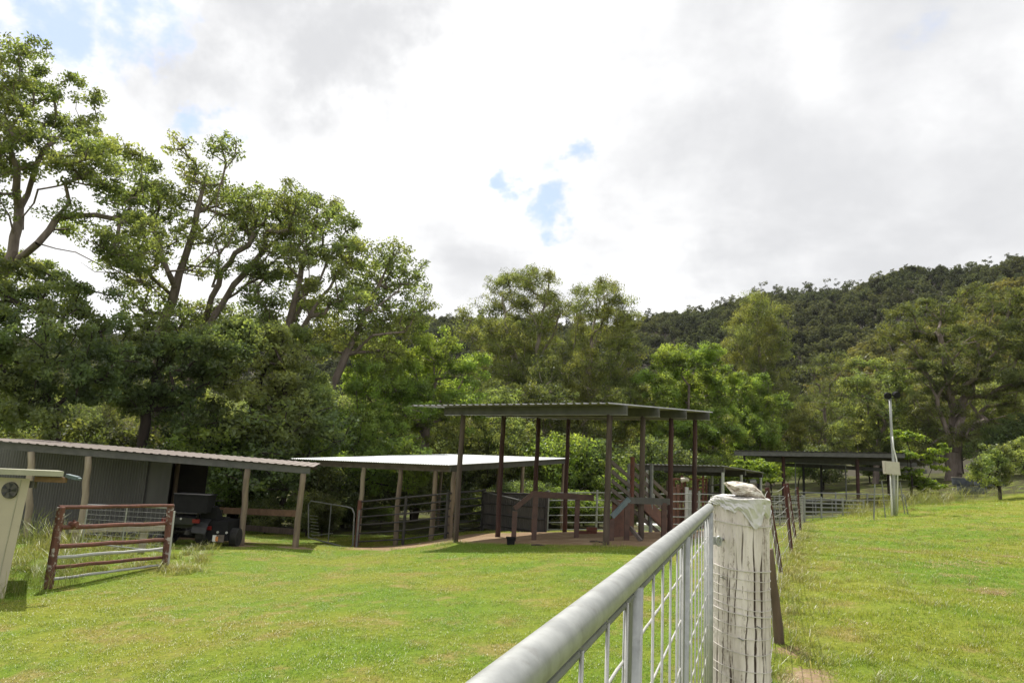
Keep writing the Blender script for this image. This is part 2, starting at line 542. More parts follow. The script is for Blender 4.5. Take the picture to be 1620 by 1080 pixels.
    def build(s, name, mat, parent=None, label=None, smooth=False):
        o0 = np.asarray(ORG.get(parent.name, (0, 0, 0)), float) if parent else np.zeros(3)
        me = bpy.data.meshes.new(name)
        me.from_pydata([tuple(np.asarray(v) - o0) for v in s.v], [], s.f)
        me.materials.append(mat)
        if smooth:
            me.polygons.foreach_set('use_smooth', [True] * len(me.polygons))
        o = bpy.data.objects.new(name, me)
        C.objects.link(o)
        if parent:
            o.parent = parent
            ORG[o.name] = o0
        if label:
            o['label'] = label
        return o


def thing(name, label, cat, loc=(0, 0, 0), group=None):
    o = bpy.data.objects.new(name, None)
    o.empty_display_size = 0.2
    C.objects.link(o)
    o.location = tuple(float(q) for q in loc)
    ORG[o.name] = np.asarray(loc, float)
    o['label'], o['category'] = label, cat
    if group:
        o['group'] = group
    return o


def tag(o, label, cat, group=None, kind=None):
    if label:
        o['label'] = label
    if cat:
        o['category'] = cat
    if group:
        o['group'] = group
    if kind:
        o['kind'] = kind
    return o


def one(fn, name, mat, parent=None, label=None, smooth=False):
    m = MB()
    fn(m)
    return m.build(name, mat, parent, label, smooth)


def tubeo(name, p, q, r, mat, parent, n=8, r1=None, label=None):
    m = MB()
    m.tube(p, q, r, r1, n)
    return m.build(name, mat, parent, label, smooth=False)


def logo(name, p, q, r0, r1, mat, parent, label=None, **k):
    m = MB()
    m.log(p, q, r0, r1, **k)
    return m.build(name, mat, parent, label, smooth=True)


def baro(name, p, q, w, h, mat, parent, up=(0, 0, 1), label=None):
    m = MB()
    m.bar(p, q, w, h, up)
    return m.build(name, mat, parent, label)


def fast_mesh(name, verts, nper, mat, attrs=None):
    """mesh of n separate polygons with nper corners each; verts (n*nper,3)"""
    me = bpy.data.meshes.new(name)
    nv = len(verts)
    npoly = nv // nper
    me.vertices.add(nv)
    me.vertices.foreach_set('co', np.ascontiguousarray(verts, dtype=np.float32).ravel())
    me.loops.add(nv)
    me.loops.foreach_set('vertex_index', np.arange(nv, dtype=np.int32))
    me.polygons.add(npoly)
    me.polygons.foreach_set('loop_start', np.arange(0, nv, nper, dtype=np.int32))
    me.polygons.foreach_set('loop_total', np.full(npoly, nper, dtype=np.int32))
    me.materials.append(mat)
    me.update(calc_edges=True)
    return me


def grid_mesh(name, V, nx, ny, mat, smooth=True):
    idx = np.arange(nx * ny).reshape(ny, nx)
    f = np.stack([idx[:-1, :-1], idx[:-1, 1:], idx[1:, 1:], idx[1:, :-1]], 2).reshape(-1, 4)
    me = bpy.data.meshes.new(name)
    me.vertices.add(len(V))
    me.vertices.foreach_set('co', np.ascontiguousarray(V, dtype=np.float32).ravel())
    me.loops.add(f.size)
    me.loops.foreach_set('vertex_index', f.ravel().astype(np.int32))
    me.polygons.add(len(f))
    me.polygons.foreach_set('loop_start', np.arange(0, f.size, 4, dtype=np.int32))
    me.polygons.foreach_set('loop_total', np.full(len(f), 4, dtype=np.int32))
    me.polygons.foreach_set('use_smooth', np.ones(len(f), dtype=bool))
    me.materials.append(mat)
    me.update(calc_edges=True)
    return me


# ------------------------------------------------------------------ ground
def fbm(x, y, s, seed=0):
    r = np.zeros_like(x)
    a = 1.0
    for k in range(4):
        q = s * 2 ** k
        r += a * np.sin(x * q * 1.0 + 1.7 * k + seed + 1.3 * np.sin(y * q * .8 + seed)) * np.sin(y * q * 1.1 + 2.1 * k - seed + 1.1 * np.sin(x * q * .7))
        a *= .55
    return r


def seg_dist(x, y, a, b):
    a, b = np.asarray(a), np.asarray(b)
    d = b - a
    t = np.clip(((x - a[0]) * d[0] + (y - a[1]) * d[1]) / (d @ d), 0, 1)
    return np.hypot(x - a[0] - t * d[0], y - a[1] - t * d[1])


KA = .95779
KD = np.array([math.cos(KA), math.sin(KA)])
KN = np.array([KD[1], -KD[0]])
KO = np.array([-1.15998, 17.7757])
KL, KW = 5.4356, 4.2


def dirt_mask(x, y):
    m = np.zeros_like(x)
    # pad under the tall shelter
    s = (x - KO[0]) * KD[0] + (y - KO[1]) * KD[1]
    w = (x - KO[0]) * KN[0] + (y - KO[1]) * KN[1]
    ins = np.minimum(np.minimum(s + .1, KL + 1.5 - s), np.minimum(w + .6, KW + 1.2 - w))
    m = np.maximum(m, np.clip(ins / .8 + .5, 0, 1))
    # bank along the pipe fence
    pts = [at(585, 872, 20.4)[:2], at(640, 868, 19.7)[:2], at(700, 858, 19.3)[:2], at(760, 845, 20)[:2]]
    for a, b in zip(pts[:-1], pts[1:]):
        m = np.maximum(m, np.clip(1.5 - seg_dist(x, y, a, b) / .85, 0, 1))
    # worn track beside the white post
    for a, b, r in (((2.58, 6.45), (2.44, 5.7), .07), ((2.46, 5.8), (2.25, 4.4), .14)):
        m = np.maximum(m, np.clip(1.4 - seg_dist(x, y, a, b) / (r * 1.25), 0, 1))
    # yards and shed floor
    m = np.maximum(m, np.clip(1.4 - np.hypot((x - 7.5) / 5.5, (y - 30) / 5.0), 0, 1))
    m = np.maximum(m, .8 * np.clip(1.5 - np.hypot((x + 11) / 4.5, (y - 20.2) / 1.6), 0, 1))
    for q in ((383, 864, 18), (468, 864, 18.3), (553, 868, 20.5)):
        p = at(*q)
        m = np.maximum(m, np.clip(1.2 - np.hypot(x - p[0], y - p[1]) / .6, 0, .8))
    return m


def litter_mask(x, y):
    # leaf litter under the trees behind the sheds and along the far side
    f = np.clip((y - 25.5 - 0.35 * np.clip(x, 0, 30)) / 2.5, 0, 1)
    return f


xs = np.concatenate([-np.geomspace(600, 26, 26), np.arange(-25, 31, .3), np.geomspace(32, 600, 26)])
ys = np.concatenate([-np.geomspace(300, 5, 16), np.arange(-4, 12, .2), np.arange(12, 46, .3), np.geomspace(47, 620, 30)])
X, Y = np.meshgrid(xs, ys)
gx, gy = X.ravel(), Y.ravel()
Z = gz(np.stack([gx, gy], 1))


def ground_mat():
    m, nt, b, o = new_mat('lawn and dirt')
    at_d = N(nt, 'ShaderNodeAttribute', attribute_name='dirt')
    at_l = N(nt, 'ShaderNodeAttribute', attribute_name='litter')
    n_big = noise_tex(nt, .35, 5, .6, coord='Position')
    n_mid = noise_tex(nt, 1.4, 6, .65, coord='Position', off=(4, 7, 0))
    n_fine = noise_tex(nt, 22, 8, .7, coord='Position')
    n_f2 = noise_tex(nt, 90, 4, .7, coord='Position')
    g = mixc(nt, ramp(nt, n_big, .38, .62), (.125, .195, .018), (.195, .212, .028))
    g = mixc(nt, ramp(nt, n_mid, .50, .66, 0, .9), g, (.245, .195, .07))
    n_dry = noise_tex(nt, .9, 6, .68, coord='Position', off=(11, 3, 0))
    g = mixc(nt, ramp(nt, n_dry, .58, .74, 0, .6), g, (.27, .19, .09))
    g = mixc(nt, ramp(nt, n_fine, .35, .75, 0, .75), g, (.055, .085, .012))
    g = mixc(nt, ramp(nt, n_f2, .55, .8, 0, .6), g, (.20, .20, .06))
    dcol = mixc(nt, n_fine, (.28, .19, .115), (.165, .115, .072))
    dcol = mixc(nt, ramp(nt, n_mid, .45, .7), dcol, (.33, .25, .165))
    th = math_node(nt, 'ADD', at_d.outputs['Fac'], math_node(nt, 'MULTIPLY', math_node(nt, 'SUBTRACT', n_fine, .5), 1.5))
    col = mixc(nt, ramp(nt, math_node(nt, 'ADD', th, math_node(nt, 'MULTIPLY', math_node(nt, 'SUBTRACT', n_mid, .5), 1.3)), .30, .66), g, dcol)
    lcol = mixc(nt, n_fine, (.060, .048, .030), (.035, .042, .016))
    lf = math_node(nt, 'MULTIPLY', at_l.outputs['Fac'], ramp(nt, n_mid, .25, .55))
    col = mixc(nt, lf, col, lcol)
    nt.links.new(col, b.inputs['Base Color'])
    b.inputs['Roughness'].default_value = .95
    b.inputs['Specular IOR Level'].default_value = .1
    bp = N(nt, 'ShaderNodeBump')
    bp.inputs['Strength'].default_value = .8
    bp.inputs['Distance'].default_value = .03
    nt.links.new(n_fine, bp.inputs['Height'])
    nt.links.new(bp.outputs[0], b.inputs['Normal'])
    return m


gmesh = grid_mesh('ground', np.stack([gx, gy, Z], 1), len(xs), len(ys), ground_mat())
for nm, arr in (('dirt', dirt_mask(gx, gy)), ('litter', litter_mask(gx, gy))):
    a = gmesh.attributes.new(nm, 'FLOAT', 'POINT')
    a.data.foreach_set('value', arr.astype(np.float32))
ground = bpy.data.objects.new('ground', gmesh)
C.objects.link(ground)
tag(ground, 'green paddock lawn with worn red dirt patches', None, kind='structure')

# ------------------------------------------------------------------ hills
def dirs(px):
    """azimuth of a photo column on the horizon line"""
    d = ray(px, 723 + .053 * (px - 810))
    return math.atan2(d[0], d[1])


def ridge_fn(prof):
    az = np.array([dirs(x) for x, _ in prof])
    el = []
    for x, y in prof:
        d = ray(x, y)
        el.append(d[2] / math.hypot(d[0], d[1]))
    return lambda a: np.interp(a, az, el)


R1 = ridge_fn([(-900, 590), (-300, 570), (0, 560), (300, 550), (700, 534), (900, 537), (1000, 546), (1100, 524), (1180, 505), (1250, 492), (1330, 486), (1400, 482), (1500, 472), (1620, 448), (1900, 398), (2600, 355)])
R2 = ridge_fn([(1000, 735), (1150, 715), (1250, 660), (1350, 590), (1450, 545), (1550, 505), (1620, 478), (1900, 420), (2600, 380)])


def sm(t):
    t = np.clip(t, 0, 1)
    return t * t * (3 - 2 * t)


def hill_height(az, d):
    gul = 1 + .05 * np.sin(az * 19 + d * .012) + .04 * np.sin(az * 37 - d * .02)
    D1, D2 = 330., 185.
    h1 = R1(az) * D1 * np.where(d < D1, sm((d - 85) / (D1 - 85)) ** .9 * (gul * (1 - sm((d - 260) / 70)) + sm((d - 260) / 70)), 1 - .35 * sm((d - D1) / 250))
    h2 = np.maximum(R2(az), 0) * D2 * np.where(d < D2, sm((d - 70) / (D2 - 70)), 1 - .75 * sm((d - D2) / 110))
    return np.maximum(h1, h2), h2 > h1


naz, nd = 180, 90
AZ, DD = np.meshgrid(np.linspace(-1.5, 1.5, naz), np.geomspace(80, 620, nd))
hz, _ = hill_height(AZ.ravel(), DD.ravel())
hx, hy = DD.ravel() * np.sin(AZ.ravel()), DD.ravel() * np.cos(AZ.ravel())
hbase = gz(np.stack([hx, hy], 1))
V = np.stack([hx, hy, hz + np.where(DD.ravel() < 110, hbase - 1.0, -2.0)], 1)
M['hill'] = surf('forest floor', (.030, .030, .016), (.045, .038, .022), .08, rough=.95, bump=0)
hill = bpy.data.objects.new('hill', grid_mesh('hill', V, naz, nd, M['hill']))
C.objects.link(hill)
tag(hill, 'dark forested hillside closing the view behind the paddock', None, kind='structure')


def hill_xyz(az, d):
    h, near = hill_height(np.array([az]), np.array([d]))
    return d * math.sin(az), d * math.cos(az), float(h[0]) - 2.0, bool(near[0])


# ------------------------------------------------------------------ trees
def leaves(cent, per, rad, size, aspect, droop, seed, up=.35, out=.5, flat=.75, center=None):
    rng = np.random.default_rng(seed)
    n = len(cent) * per
    c = np.repeat(cent, per, 0)
    radv = np.repeat(rad if hasattr(rad, '__len__') else np.full(len(cent), rad), per)[:, None]
    g = rng.normal(size=(n, 3))
    g /= np.linalg.norm(g, axis=1)[:, None]
    rr = rng.random((n, 1)) ** .45
    off = g * rr * radv * np.array([1, 1, flat])
    pos = c + off
    nrm = rng.normal(size=(n, 3)) * .75 + g * out + np.array([0, 0, up])
    nrm /= np.linalg.norm(nrm, axis=1)[:, None]
    ax = rng.normal(size=(n, 3)) + np.array([0, 0, -droop]) + g * .3
    ax -= nrm * (ax * nrm).sum(1)[:, None]
    ax /= np.linalg.norm(ax, axis=1)[:, None] + 1e-9
    sd = np.cross(nrm, ax)
    L = size * (.65 + .7 * rng.random((n, 1)))
    W = L * aspect
    q = np.stack([pos - ax * L * .5, pos + sd * W * .5 - ax * L * .05, pos + ax * L * .5, pos - sd * W * .5 - ax * L * .05], 1)
    return q.reshape(-1, 3)


def clumped(lobes, n, mind, rng, shell, k=7, R=.95):
    """cluster points gathered into separate domed clumps"""
    c = sample_lobes(lobes, max(6, int(n * .72) // k), R * 1.05, rng, shell)
    g = rng.normal(size=(len(c), k, 3))
    g /= np.linalg.norm(g, axis=2)[..., None]
    g[..., 2] = np.abs(g[..., 2]) * 1.1 - .4
    s = rng.uniform(.65, 1.2, (len(c), 1, 1))
    a = (c[:, None] + g * s * R * np.array([.74, .74, .66]) * rng.uniform(.55, 1, (len(c), k, 1))).reshape(-1, 3)
    return np.vstack([a, sample_lobes(lobes, int(n * .42), mind, rng, shell * .9)])


def sample_lobes(lobes, n, mind, rng, shell=.55):
    vol = np.array([a * b * c for _, _, _, a, b, c in lobes]) ** .75
    w = vol / vol.sum()
    pts = []
    tries = 0
    P = np.empty((0, 3))
    while len(P) < n and tries < 60:
        tries += 1
        k = rng.choice(len(lobes), size=n, p=w)
        g = rng.normal(size=(n, 3))
        g /= np.linalg.norm(g, axis=1)[:, None]
        r = (shell + (1 - shell) * rng.random((n, 1)) ** .6) * np.where(rng.random((n, 1)) < .25, rng.random((n, 1)), 1)
        lb = np.array(lobes)[k]
        q = lb[:, :3] + g * r * lb[:, 3:] * (1 + .12 * rng.normal(size=(n, 1)))
        for x in q:
            if len(P) == 0 or np.min(((P - x) ** 2).sum(1)) > mind * mind:
                P = np.vstack([P, x])
                if len(P) >= n:
                    break
    return P


def skeleton(trunks, clus, rng, bf=.35, step=.7, rt=.2, rmin=.015, droop=0.0):
    nodes, par, path = [], [], []
    for t in trunks:
        t = [np.asarray(q, float) for q in t]
        # the first point of an extra limb joins the nearest existing node
        prev = -1
        if nodes:
            D = np.linalg.norm(np.array(nodes) - t[0], axis=1)
            prev = int(np.argmin(D))
        for i in range(len(t)):
            if i == 0:
                if prev == -1:
                    nodes.append(t[0]); par.append(-1); path.append(0.0); prev = 0
                continue
            seg = t[i] - t[i - 1]
            L = np.linalg.norm(seg)
            k = max(1, int(L / .6))
            for j in range(1, k + 1):
                q = t[i - 1] + seg * j / k + (rng.normal(size=3) * .05 if j < k else 0)
                path.append(path[prev] + np.linalg.norm(q - nodes[prev]))
                nodes.append(q); par.append(prev); prev = len(nodes) - 1
    n0 = len(nodes)
    NP = np.array(nodes)
    PL = np.array(path)
    best = np.full(len(clus), 1e9)
    bi = np.zeros(len(clus), int)
    zlow = NP[:, 2].min()
    tr_top = NP[:, 2].max()

    def upd(idx):
        q = np.array(nodes[idx])
        d = np.linalg.norm(clus - q, axis=1)
        dz = clus[:, 2] - q[2]
        low = (q[2] - zlow) < .28 * (tr_top - zlow)
        cost = d + bf * path[idx] * .5 + np.where(dz < -.2 * d, .5 * d, 0) + (3.0 if low else 0)
        m = cost < best
        best[m] = cost[m]
        bi[m] = idx
    for i in range(n0):
        upd(i)
    left = np.ones(len(clus), bool)
    leafnode = {}
    for _ in range(len(clus)):
        i = int(np.argmin(np.where(left, best, 1e12)))
        left[i] = False
        j = bi[i]
        a, b = np.array(nodes[j]), clus[i]
        L = np.linalg.norm(b - a)
        k = max(1, int(round(L / step)))
        prev = j
        bow = np.array([0, 0, 1.0]) * L * rng.uniform(-.05, .16)
        for s in range(1, k + 1):
            t = s / k
            q = a + (b - a) * t + bow * 4 * t * (1 - t) * .5 + (rng.normal(size=3) * .09 * min(1, L) if s < k else 0)
            path.append(path[prev] + np.linalg.norm(q - nodes[prev]))
            nodes.append(q); par.append(prev); prev = len(nodes) - 1
            upd(prev)
    par = np.array(par)
    cnt = np.zeros(len(nodes))
    haschild = np.zeros(len(nodes), bool)
    haschild[par[par >= 0]] = True
    cnt[~haschild] = 1
    for i in range(len(nodes) - 1, 0, -1):
        if par[i] >= 0:
            cnt[par[i]] += cnt[i]
    cnt[0] = max(cnt[0], cnt.max())
    rad = np.maximum(rt * np.sqrt(cnt / cnt[0]), rmin)
    # trunk tapers gently even with few limbs low down
    return np.array(nodes), par, rad


def branch_mesh(nodes, par, rad, rmin_draw, mb):
    big = rad > rmin_draw
    for i in range(len(nodes)):
        p = par[i]
        if p < 0 or not big[i]:
            continue
        n = 8 if rad[i] > .09 else (6 if rad[i] > .04 else 4)
        a, b = nodes[p], nodes[i]
        d = b - a
        mb.poly([a - d * .04, b + d * .04], [min(rad[p], rad[i] * 1.5), rad[i]], n, caps=False)


LEAF_STYLE = {
    'round': dict(per=78, rad=.38, size=.14, aspect=.52, droop=.3),
    'gum': dict(per=80, rad=.46, size=.175, aspect=.24, droop=1.6, out=.35, up=.15),
    'wisp': dict(per=85, rad=.60, size=.30, aspect=.15, droop=.9, flat=.5),
    'frond': dict(per=60, rad=.30, size=.22, aspect=.42, droop=.5, flat=.35, up=.8),
}
TREES = []


def tree(name, label, cat, Y, trunk, lobes, ncl, style, lmat, bmat, rt=.2, mind=.5, limbs=(), seed=1, depth=.8, group=None, scale=1.0, per=None, shell=.55, bf=.35, dead=(), clump=None):
    rng = np.random.default_rng(seed * 13 + 5)
    random.seed(seed)
    px0, py0 = trunk[0]
    b = base(px0, py0, Y)
    t0 = [np.array([b[0], b[1], b[2] - .15])] + [at(x, y, Y + rng.uniform(-.6, .6)) for x, y in trunk[1:]]
    tr = [t0] + [[at(x, y, Y + rng.uniform(-1.2, 1.2)) for x, y in l] for l in limbs]
    k = Y / F
    L3 = []
    mean_r = np.mean([rx for _, _, rx, *_ in lobes]) * k
    for cx, cy, rx, ry, *rest in lobes:
        dy = rest[0] if rest else rng.uniform(-1, 1) * mean_r * 1.1
        c = at(cx, cy, Y + dy)
        L3.append((*c, rx * k, max(rx * k, ry * k) * depth, ry * k))
    cl = clumped(L3, ncl, mind, rng, shell, 7, clump) if clump else sample_lobes(L3, ncl, mind * scale, rng, shell)
    gzs = gz(cl[:, :2])
    cl = cl[cl[:, 2] > gzs + .35]
    nodes, par, rad = skeleton(tr, cl, rng, rt=rt, bf=bf, step=.7 * scale)
    th = thing(name, label, cat, b, group)
    m = MB()
    branch_mesh(nodes, par, rad, .008, m)
    for pts, r in dead:
        q = [at(x, y, Y - .5 + rng.uniform(-.3, .3)) for x, y in pts]
        m.poly(q, list(np.linspace(r, .006, len(q))), 5, False)
    m.build('trunk', bmat, th, smooth=True)
    st = dict(LEAF_STYLE[style])
    if per:
        st['per'] = int(per * (1.4 if style == 'round' else 1.25))
    st['rad'] = st['rad'] * scale * (.7 + .6 * rng.random(len(cl)))
    st['size'] *= scale ** .6
    lv = leaves(cl, st.pop('per'), st.pop('rad'), st.pop('size'), st.pop('aspect'), st.pop('droop'), seed, **st)
    me = fast_mesh('crown', lv - b, 4, lmat)
    cr = bpy.data.objects.new('crown', me)
    C.objects.link(cr)
    cr.parent = th
    TREES.append(th)
    return th


def copy_tree(o, loc, rz, sxyz, label, group):
    c = o.copy()
    C.objects.link(c)
    c.location = loc
    c.rotation_euler = (0, 0, rz)
    c.scale = sxyz
    c['label'] = label
    c['group'] = group
    for ch in o.children:
        d = ch.copy()
        C.objects.link(d)
        d.parent = c
    return c


# ------------------------------------------------------------------ tall open shelter over the loading pad
def up(p, dz):
    p = np.array(p, float)
    p[2] += dz
    return p


def kplane(s, w):
    xy = KO + KD * s + KN * w
    return np.array([xy[0], xy[1], 2.618 + .2912 * s / KL + .009 * w])


def kiosk():
    c = KO + KD * KL / 2 + KN * KW / 2
    th = thing('open_shelter', 'tall open shelter with eight dark timber posts and a flat sheet roof', 'shelter', (c[0], c[1], g1(*c)))
    for w in (0, KW):
        for k in range(4):
            t = kplane(KL * k / 3, w)
            b = np.array([t[0], t[1], g1(t[0], t[1]) - .2])
            logo('post', b, t, .072, .064, M['rust_post'] if (w == 0 and k) or (w and k > 1) else M['dark_post'], th, n=10, wob=.012, jit=.03)
    for k in range(4):
        a, b = kplane(KL * k / 3, -.62), kplane(KL * k / 3, KW + .42)
        baro('beam', up(a, .10), up(b, .10), .075, .20, M['beam_steel'], th)
        baro('beam_lip', up(a, -.008), up(b, -.008), .11, .012, M['sheet_grey'], th)
    m = MB()
    s0, s1, w0, w1 = -.75, KL + .55, -1.25, KW + .35
    O = up(kplane(s0, w0), .212)
    m.sheet(O, up(kplane(s1, w0), .212) - O, up(kplane(s0, w1), .212) - O, 'trim', .2, .014, .004)
    m.build('roof', M['sheet_grey'], th)
    return th


kiosk()


# ------------------------------------------------------------------ low shelter with the bright roof
def white_shelter():
    # near corner, left end of the eave, right corner; the fourth closes the rectangle
    N_ = np.array([-1.63, 20.0, 1.285])
    L, R_ = at(460, 725, 22.66), at(903, 724.5, 28.8)
    L[2] = 1.185
    T = L + R_ - N_
    c = (L + R_ + N_ + T) / 4
    th = thing('low_shelter', 'low shelter with a bright white corrugated roof on round posts', 'shelter', (c[0], c[1], g1(c[0], c[1])))
    m = MB()
    m.sheet(L, T - L, N_ - L, 'corr', .09, .011, .005)
    m.build('roof', M['sheet_white'], th)
    eave = (N_ - L) / np.linalg.norm(N_ - L)
    back = T - L
    baro('beam', L + eave * .9 + np.array([0, 0, -.13]) + back * .04, N_ - eave * .1 + np.array([0, 0, -.13]) + back * .04, .07, .18, M['board'], th)
    baro('beam', N_ + back * .03 - eave * .12 + np.array([0, 0, -.12]), N_ + back * .97 - eave * .12 + np.array([0, 0, -.12]), .06, .17, M['beam_steel'], th)
    baro('beam', T + eave * .9 + np.array([0, 0, -.13]) - back * .04, R_ - eave * .1 + np.array([0, 0, -.13]) - back * .04, .07, .18, M['board'], th)
    for i, (tx, bx, by) in enumerate(((577, 567, 868), (635, 628, 863), (690, 685, 854), (722, 738, 840))):
        # where the pixel column crosses the eave line
        best = min((abs(proj(L + (N_ - L) * t + back * .04)[0] - tx), t) for t in np.linspace(.2, .995, 321))[1]
        t_ = L + (N_ - L) * best + back * .04 + np.array([0, 0, -.2])
        b_ = np.array([t_[0] + random.uniform(-.03, .03), t_[1], g1(t_[0], t_[1]) - .2])
        logo('post', b_, t_, (.082), .07, M['log_pale'] if i == 0 else M['log_post'], th, n=10, wob=.02, jit=.05)
    for q0 in (N_ + back * .55, N_ + back * .96, L + back * .96, (L + N_) / 2 + back * .96):
        q = q0 - eave * .14 * (q0[0] > N_[0] - .1) + np.array([0, 0, -.2])
        if True:
            logo('post', (q[0], q[1], g1(q[0], q[1]) - .2), q, .075, .065, M['log_post'], th, n=8, wob=.02)


white_shelter()


# ------------------------------------------------------------------ brown roofed machinery shed on the left
def shed():
    FR, FL, BR, BL = at(496, 738, 18.3), at(-60, 692.5, 16.8), at(507, 735, 22.0), at(-60, 688, 20.6)
    BR[2] += .05
    c = (FR + FL + BR + BL) / 4
    th = thing('machinery_shed', 'long low machinery shed with a dusty brown sheet roof', 'shed', (c[0], c[1], g1(c[0], c[1])))
    m = MB()
    m.sheet(FR, BR - FR, FL - FR, 'trim', .2, .007, .004)
    m.build('roof', M['sheet_brown'], th)
    fd = (FL - FR)
    for t0, nm in ((.04, 'beam'), (.93, 'beam')):
        a, b = FR + (BR - FR) * t0, FL + (BL - FL) * t0
        baro(nm, a + fd * .01 + np.array([0, 0, -.11]), b + np.array([0, 0, -.11]), .08, .17, M['board'] if t0 > .5 else M['beam_steel'], th)
    for px, bx, by, mt, Yb in ((481, 468, 861, 'log_post', 18.45), (393, 383, 861, 'log_post', 18.2), (142, 126, 848, 'log_pale', 17.35), (52, 40, 850, 'log_pale', 17.1)):
        t = min((abs(proj(FR + fd * q + (BR - FR) * .04)[0] - px), q) for q in np.linspace(0, 1, 401))[1]
        T = FR + fd * t + (BR - FR) * .04 + np.array([0, 0, -.2])
        B = base(bx, by, Yb)
        B[1] = T[1]
        B[2] = g1(B[0], B[1]) - .2
        logo('post', B, T, .085, .076, M[mt], th, n=10, wob=.015, jit=.04)
    for px in (332, 200, 20):
        t = min((abs(proj(BR + fd * q)[0] - px), q) for q in np.linspace(0, 1, 401))[1]
        T = BR + (BL - BR) * t - (BR - FR) * .07 + np.array([0, 0, -.2])
        logo('post', (T[0], T[1], g1(T[0], T[1]) - .2), T, .075, .07, M['log_post'], th, n=8, wob=.015)
    # back wall of ribbed sheet, a paler lining panel, the closed bay with its shade put into the wall colour
    def wall(x0, x1, Yw, mat, top_off, nm, prof='corr'):
        a, b = at(x0, 800, Yw), at(x1, 800, Yw)
        za = at(x0, 700, Yw)
        pn = np.cross(BR - FR, FL - FR)
        f = lambda p: np.array([p[0], p[1], FR[2] - (pn[0] * (p[0] - FR[0]) + pn[1] * (p[1] - FR[1])) / pn[2] - top_off - .03])
        ta, tb = f(a), f(b)
        ba = np.array([a[0], a[1], min(g1(a[0], a[1]), g1(b[0], b[1])) - .15])
        bb = tb - (ta - ba)
        mm = MB()
        mm.sheet(ba, ta - ba, bb - ba, prof, .076 if prof == 'corr' else .5, .009 if prof == 'corr' else .004, .006)
        mm.build(nm, mat, th)
    wall(-60, 226, 19.6, M['wall_zinc'], .06, 'back_wall')
    wall(226, 264, 19.65, M['wall_zinc'], .06, 'lining_panel', 'flat')
    wall(258, 322, 21.3, M['wall_shade'], .05, 'shade_bay_wall', 'flat')
    a, b = at(264, 800, 19.7), at(258, 800, 21.3)
    mm = MB()
    mm.hexa([(a[0] - .03, a[1], -1.5), (a[0] + .03, a[1], -1.5), (b[0] + .03, b[1], -1.5), (b[0] - .03, b[1], -1.5)],
            [(a[0] - .03, a[1], 1.02), (a[0] + .03, a[1], 1.02), (b[0] + .03, b[1], 1.1), (b[0] - .03, b[1], 1.1)])
    mm.build('bay_side_wall', M['wall_shade'], th)
    # rails across the right end
    baro('rail', at(334, 806, 20.6), at(474, 812, 18.9), .05, .17, M['board_brown'], th)
    baro('rail', at(362, 832, 20.0), at(470, 841, 18.75), .05, .15, M['dark_post'], th)
    p = at(332, 806, 20.7)
    baro('rail_post', (p[0], p[1], g1(p[0], p[1]) - .1), up(p, .35), .09, .09, M['board_brown'], th, up=(0, 1, 0))


shed()


# ------------------------------------------------------------------ small cream building at the left edge
def pump_house():
    Yf = 10.3
    tr, br = at(48, 757, Yf), at(5, 950, Yf)
    br[2] = g1(br[0], br[1]) - .1
    tl, bl = tr + np.array([-2.4, 0, 0]), br + np.array([-2.4, 0, 0])
    bk = np.array([-1.8, 2.3, 0])
    th = thing('pump_house', 'small cream building with a flat roof and a round vent at the left edge', 'building', br)
    m = MB()
    m.hexa([bl, br, br + bk, bl + bk], [tl, tr, tr + bk - np.array([0, 0, .16]), tl + bk - np.array([0, 0, .16])])
    m.build('wall', M['cream'], th)
    # roof slab with overhang
    m = MB()
    a = at(105, 748.5, Yf - .12)
    yb = Yf + 2.5
    m.hexa([(tl[0] - .3, Yf - .18, tr[2] + .012), (a[0], Yf - .18, a[2] - .045), (a[0] + bk[0], yb, a[2] - .18), (tl[0] - .3 + bk[0], yb, tr[2] - .12)],
           [(tl[0] - .3, Yf - .18, tr[2] + .11), (a[0], Yf - .18, a[2] + .03), (a[0] + bk[0], yb, a[2] - .10), (tl[0] - .3 + bk[0], yb, tr[2] - .03)])
    m.build('roof', M['cream_roof'], th)
    # timber under the eave
    baro('eave_timber', at(58, 757, Yf + .05), at(103, 759, Yf + .05), .10, .075, M['board_brown'], th)
    # pale spout past the eave
    m = MB()
    p, q = at(106, 752, Yf + .1), at(124, 756.5, Yf + .1)
    m.bar(p, q, .09, .05)
    m.bar(q, at(127, 758, Yf + .1), .07, .03)
    m.build('gutter_spout', M['rail_blue'], th)
    baro('corner_seam', up(br, .12) + np.array([-.13, -.004, 0]), tr + np.array([-.13, -.004, -.02]), .012, .006, M['cream_roof'], th, up=(0, 1, 0))
    # round vent
    c = at(16, 775, Yf - .012)
    v = one(lambda mm: (mm.tube(c + np.array([0, .03, 0]), c + np.array([0, -.02, 0]), .122, .116, 20)), 'vent', M['dark_sheet'], th)
    def bl_(mm):
        for k in range(5):
            a_ = k * 2 * PI / 5
            d = np.array([math.cos(a_), 0, math.sin(a_)])
            e = np.array([-d[2], 0, d[0]])
            mm.add([c + d * .03 + np.array([0, -.03, 0]), c + d * .1 - e * .02 + np.array([0, -.024, 0]), c + d * .1 + e * .04 + np.array([0, -.034, 0])], [(0, 1, 2)])
        mm.tube(c + np.array([0, -.018, 0]), c + np.array([0, -.04, 0]), .026, .02, 10)
    one(bl_, 'vent_blades', M['body_grey'], v)
    p = at(52.5, 766, Yf + .06)
    one(lambda mm: mm.box(p, .035, .03, .05), 'meter_box', M['dark_sheet'], th)


pump_house()


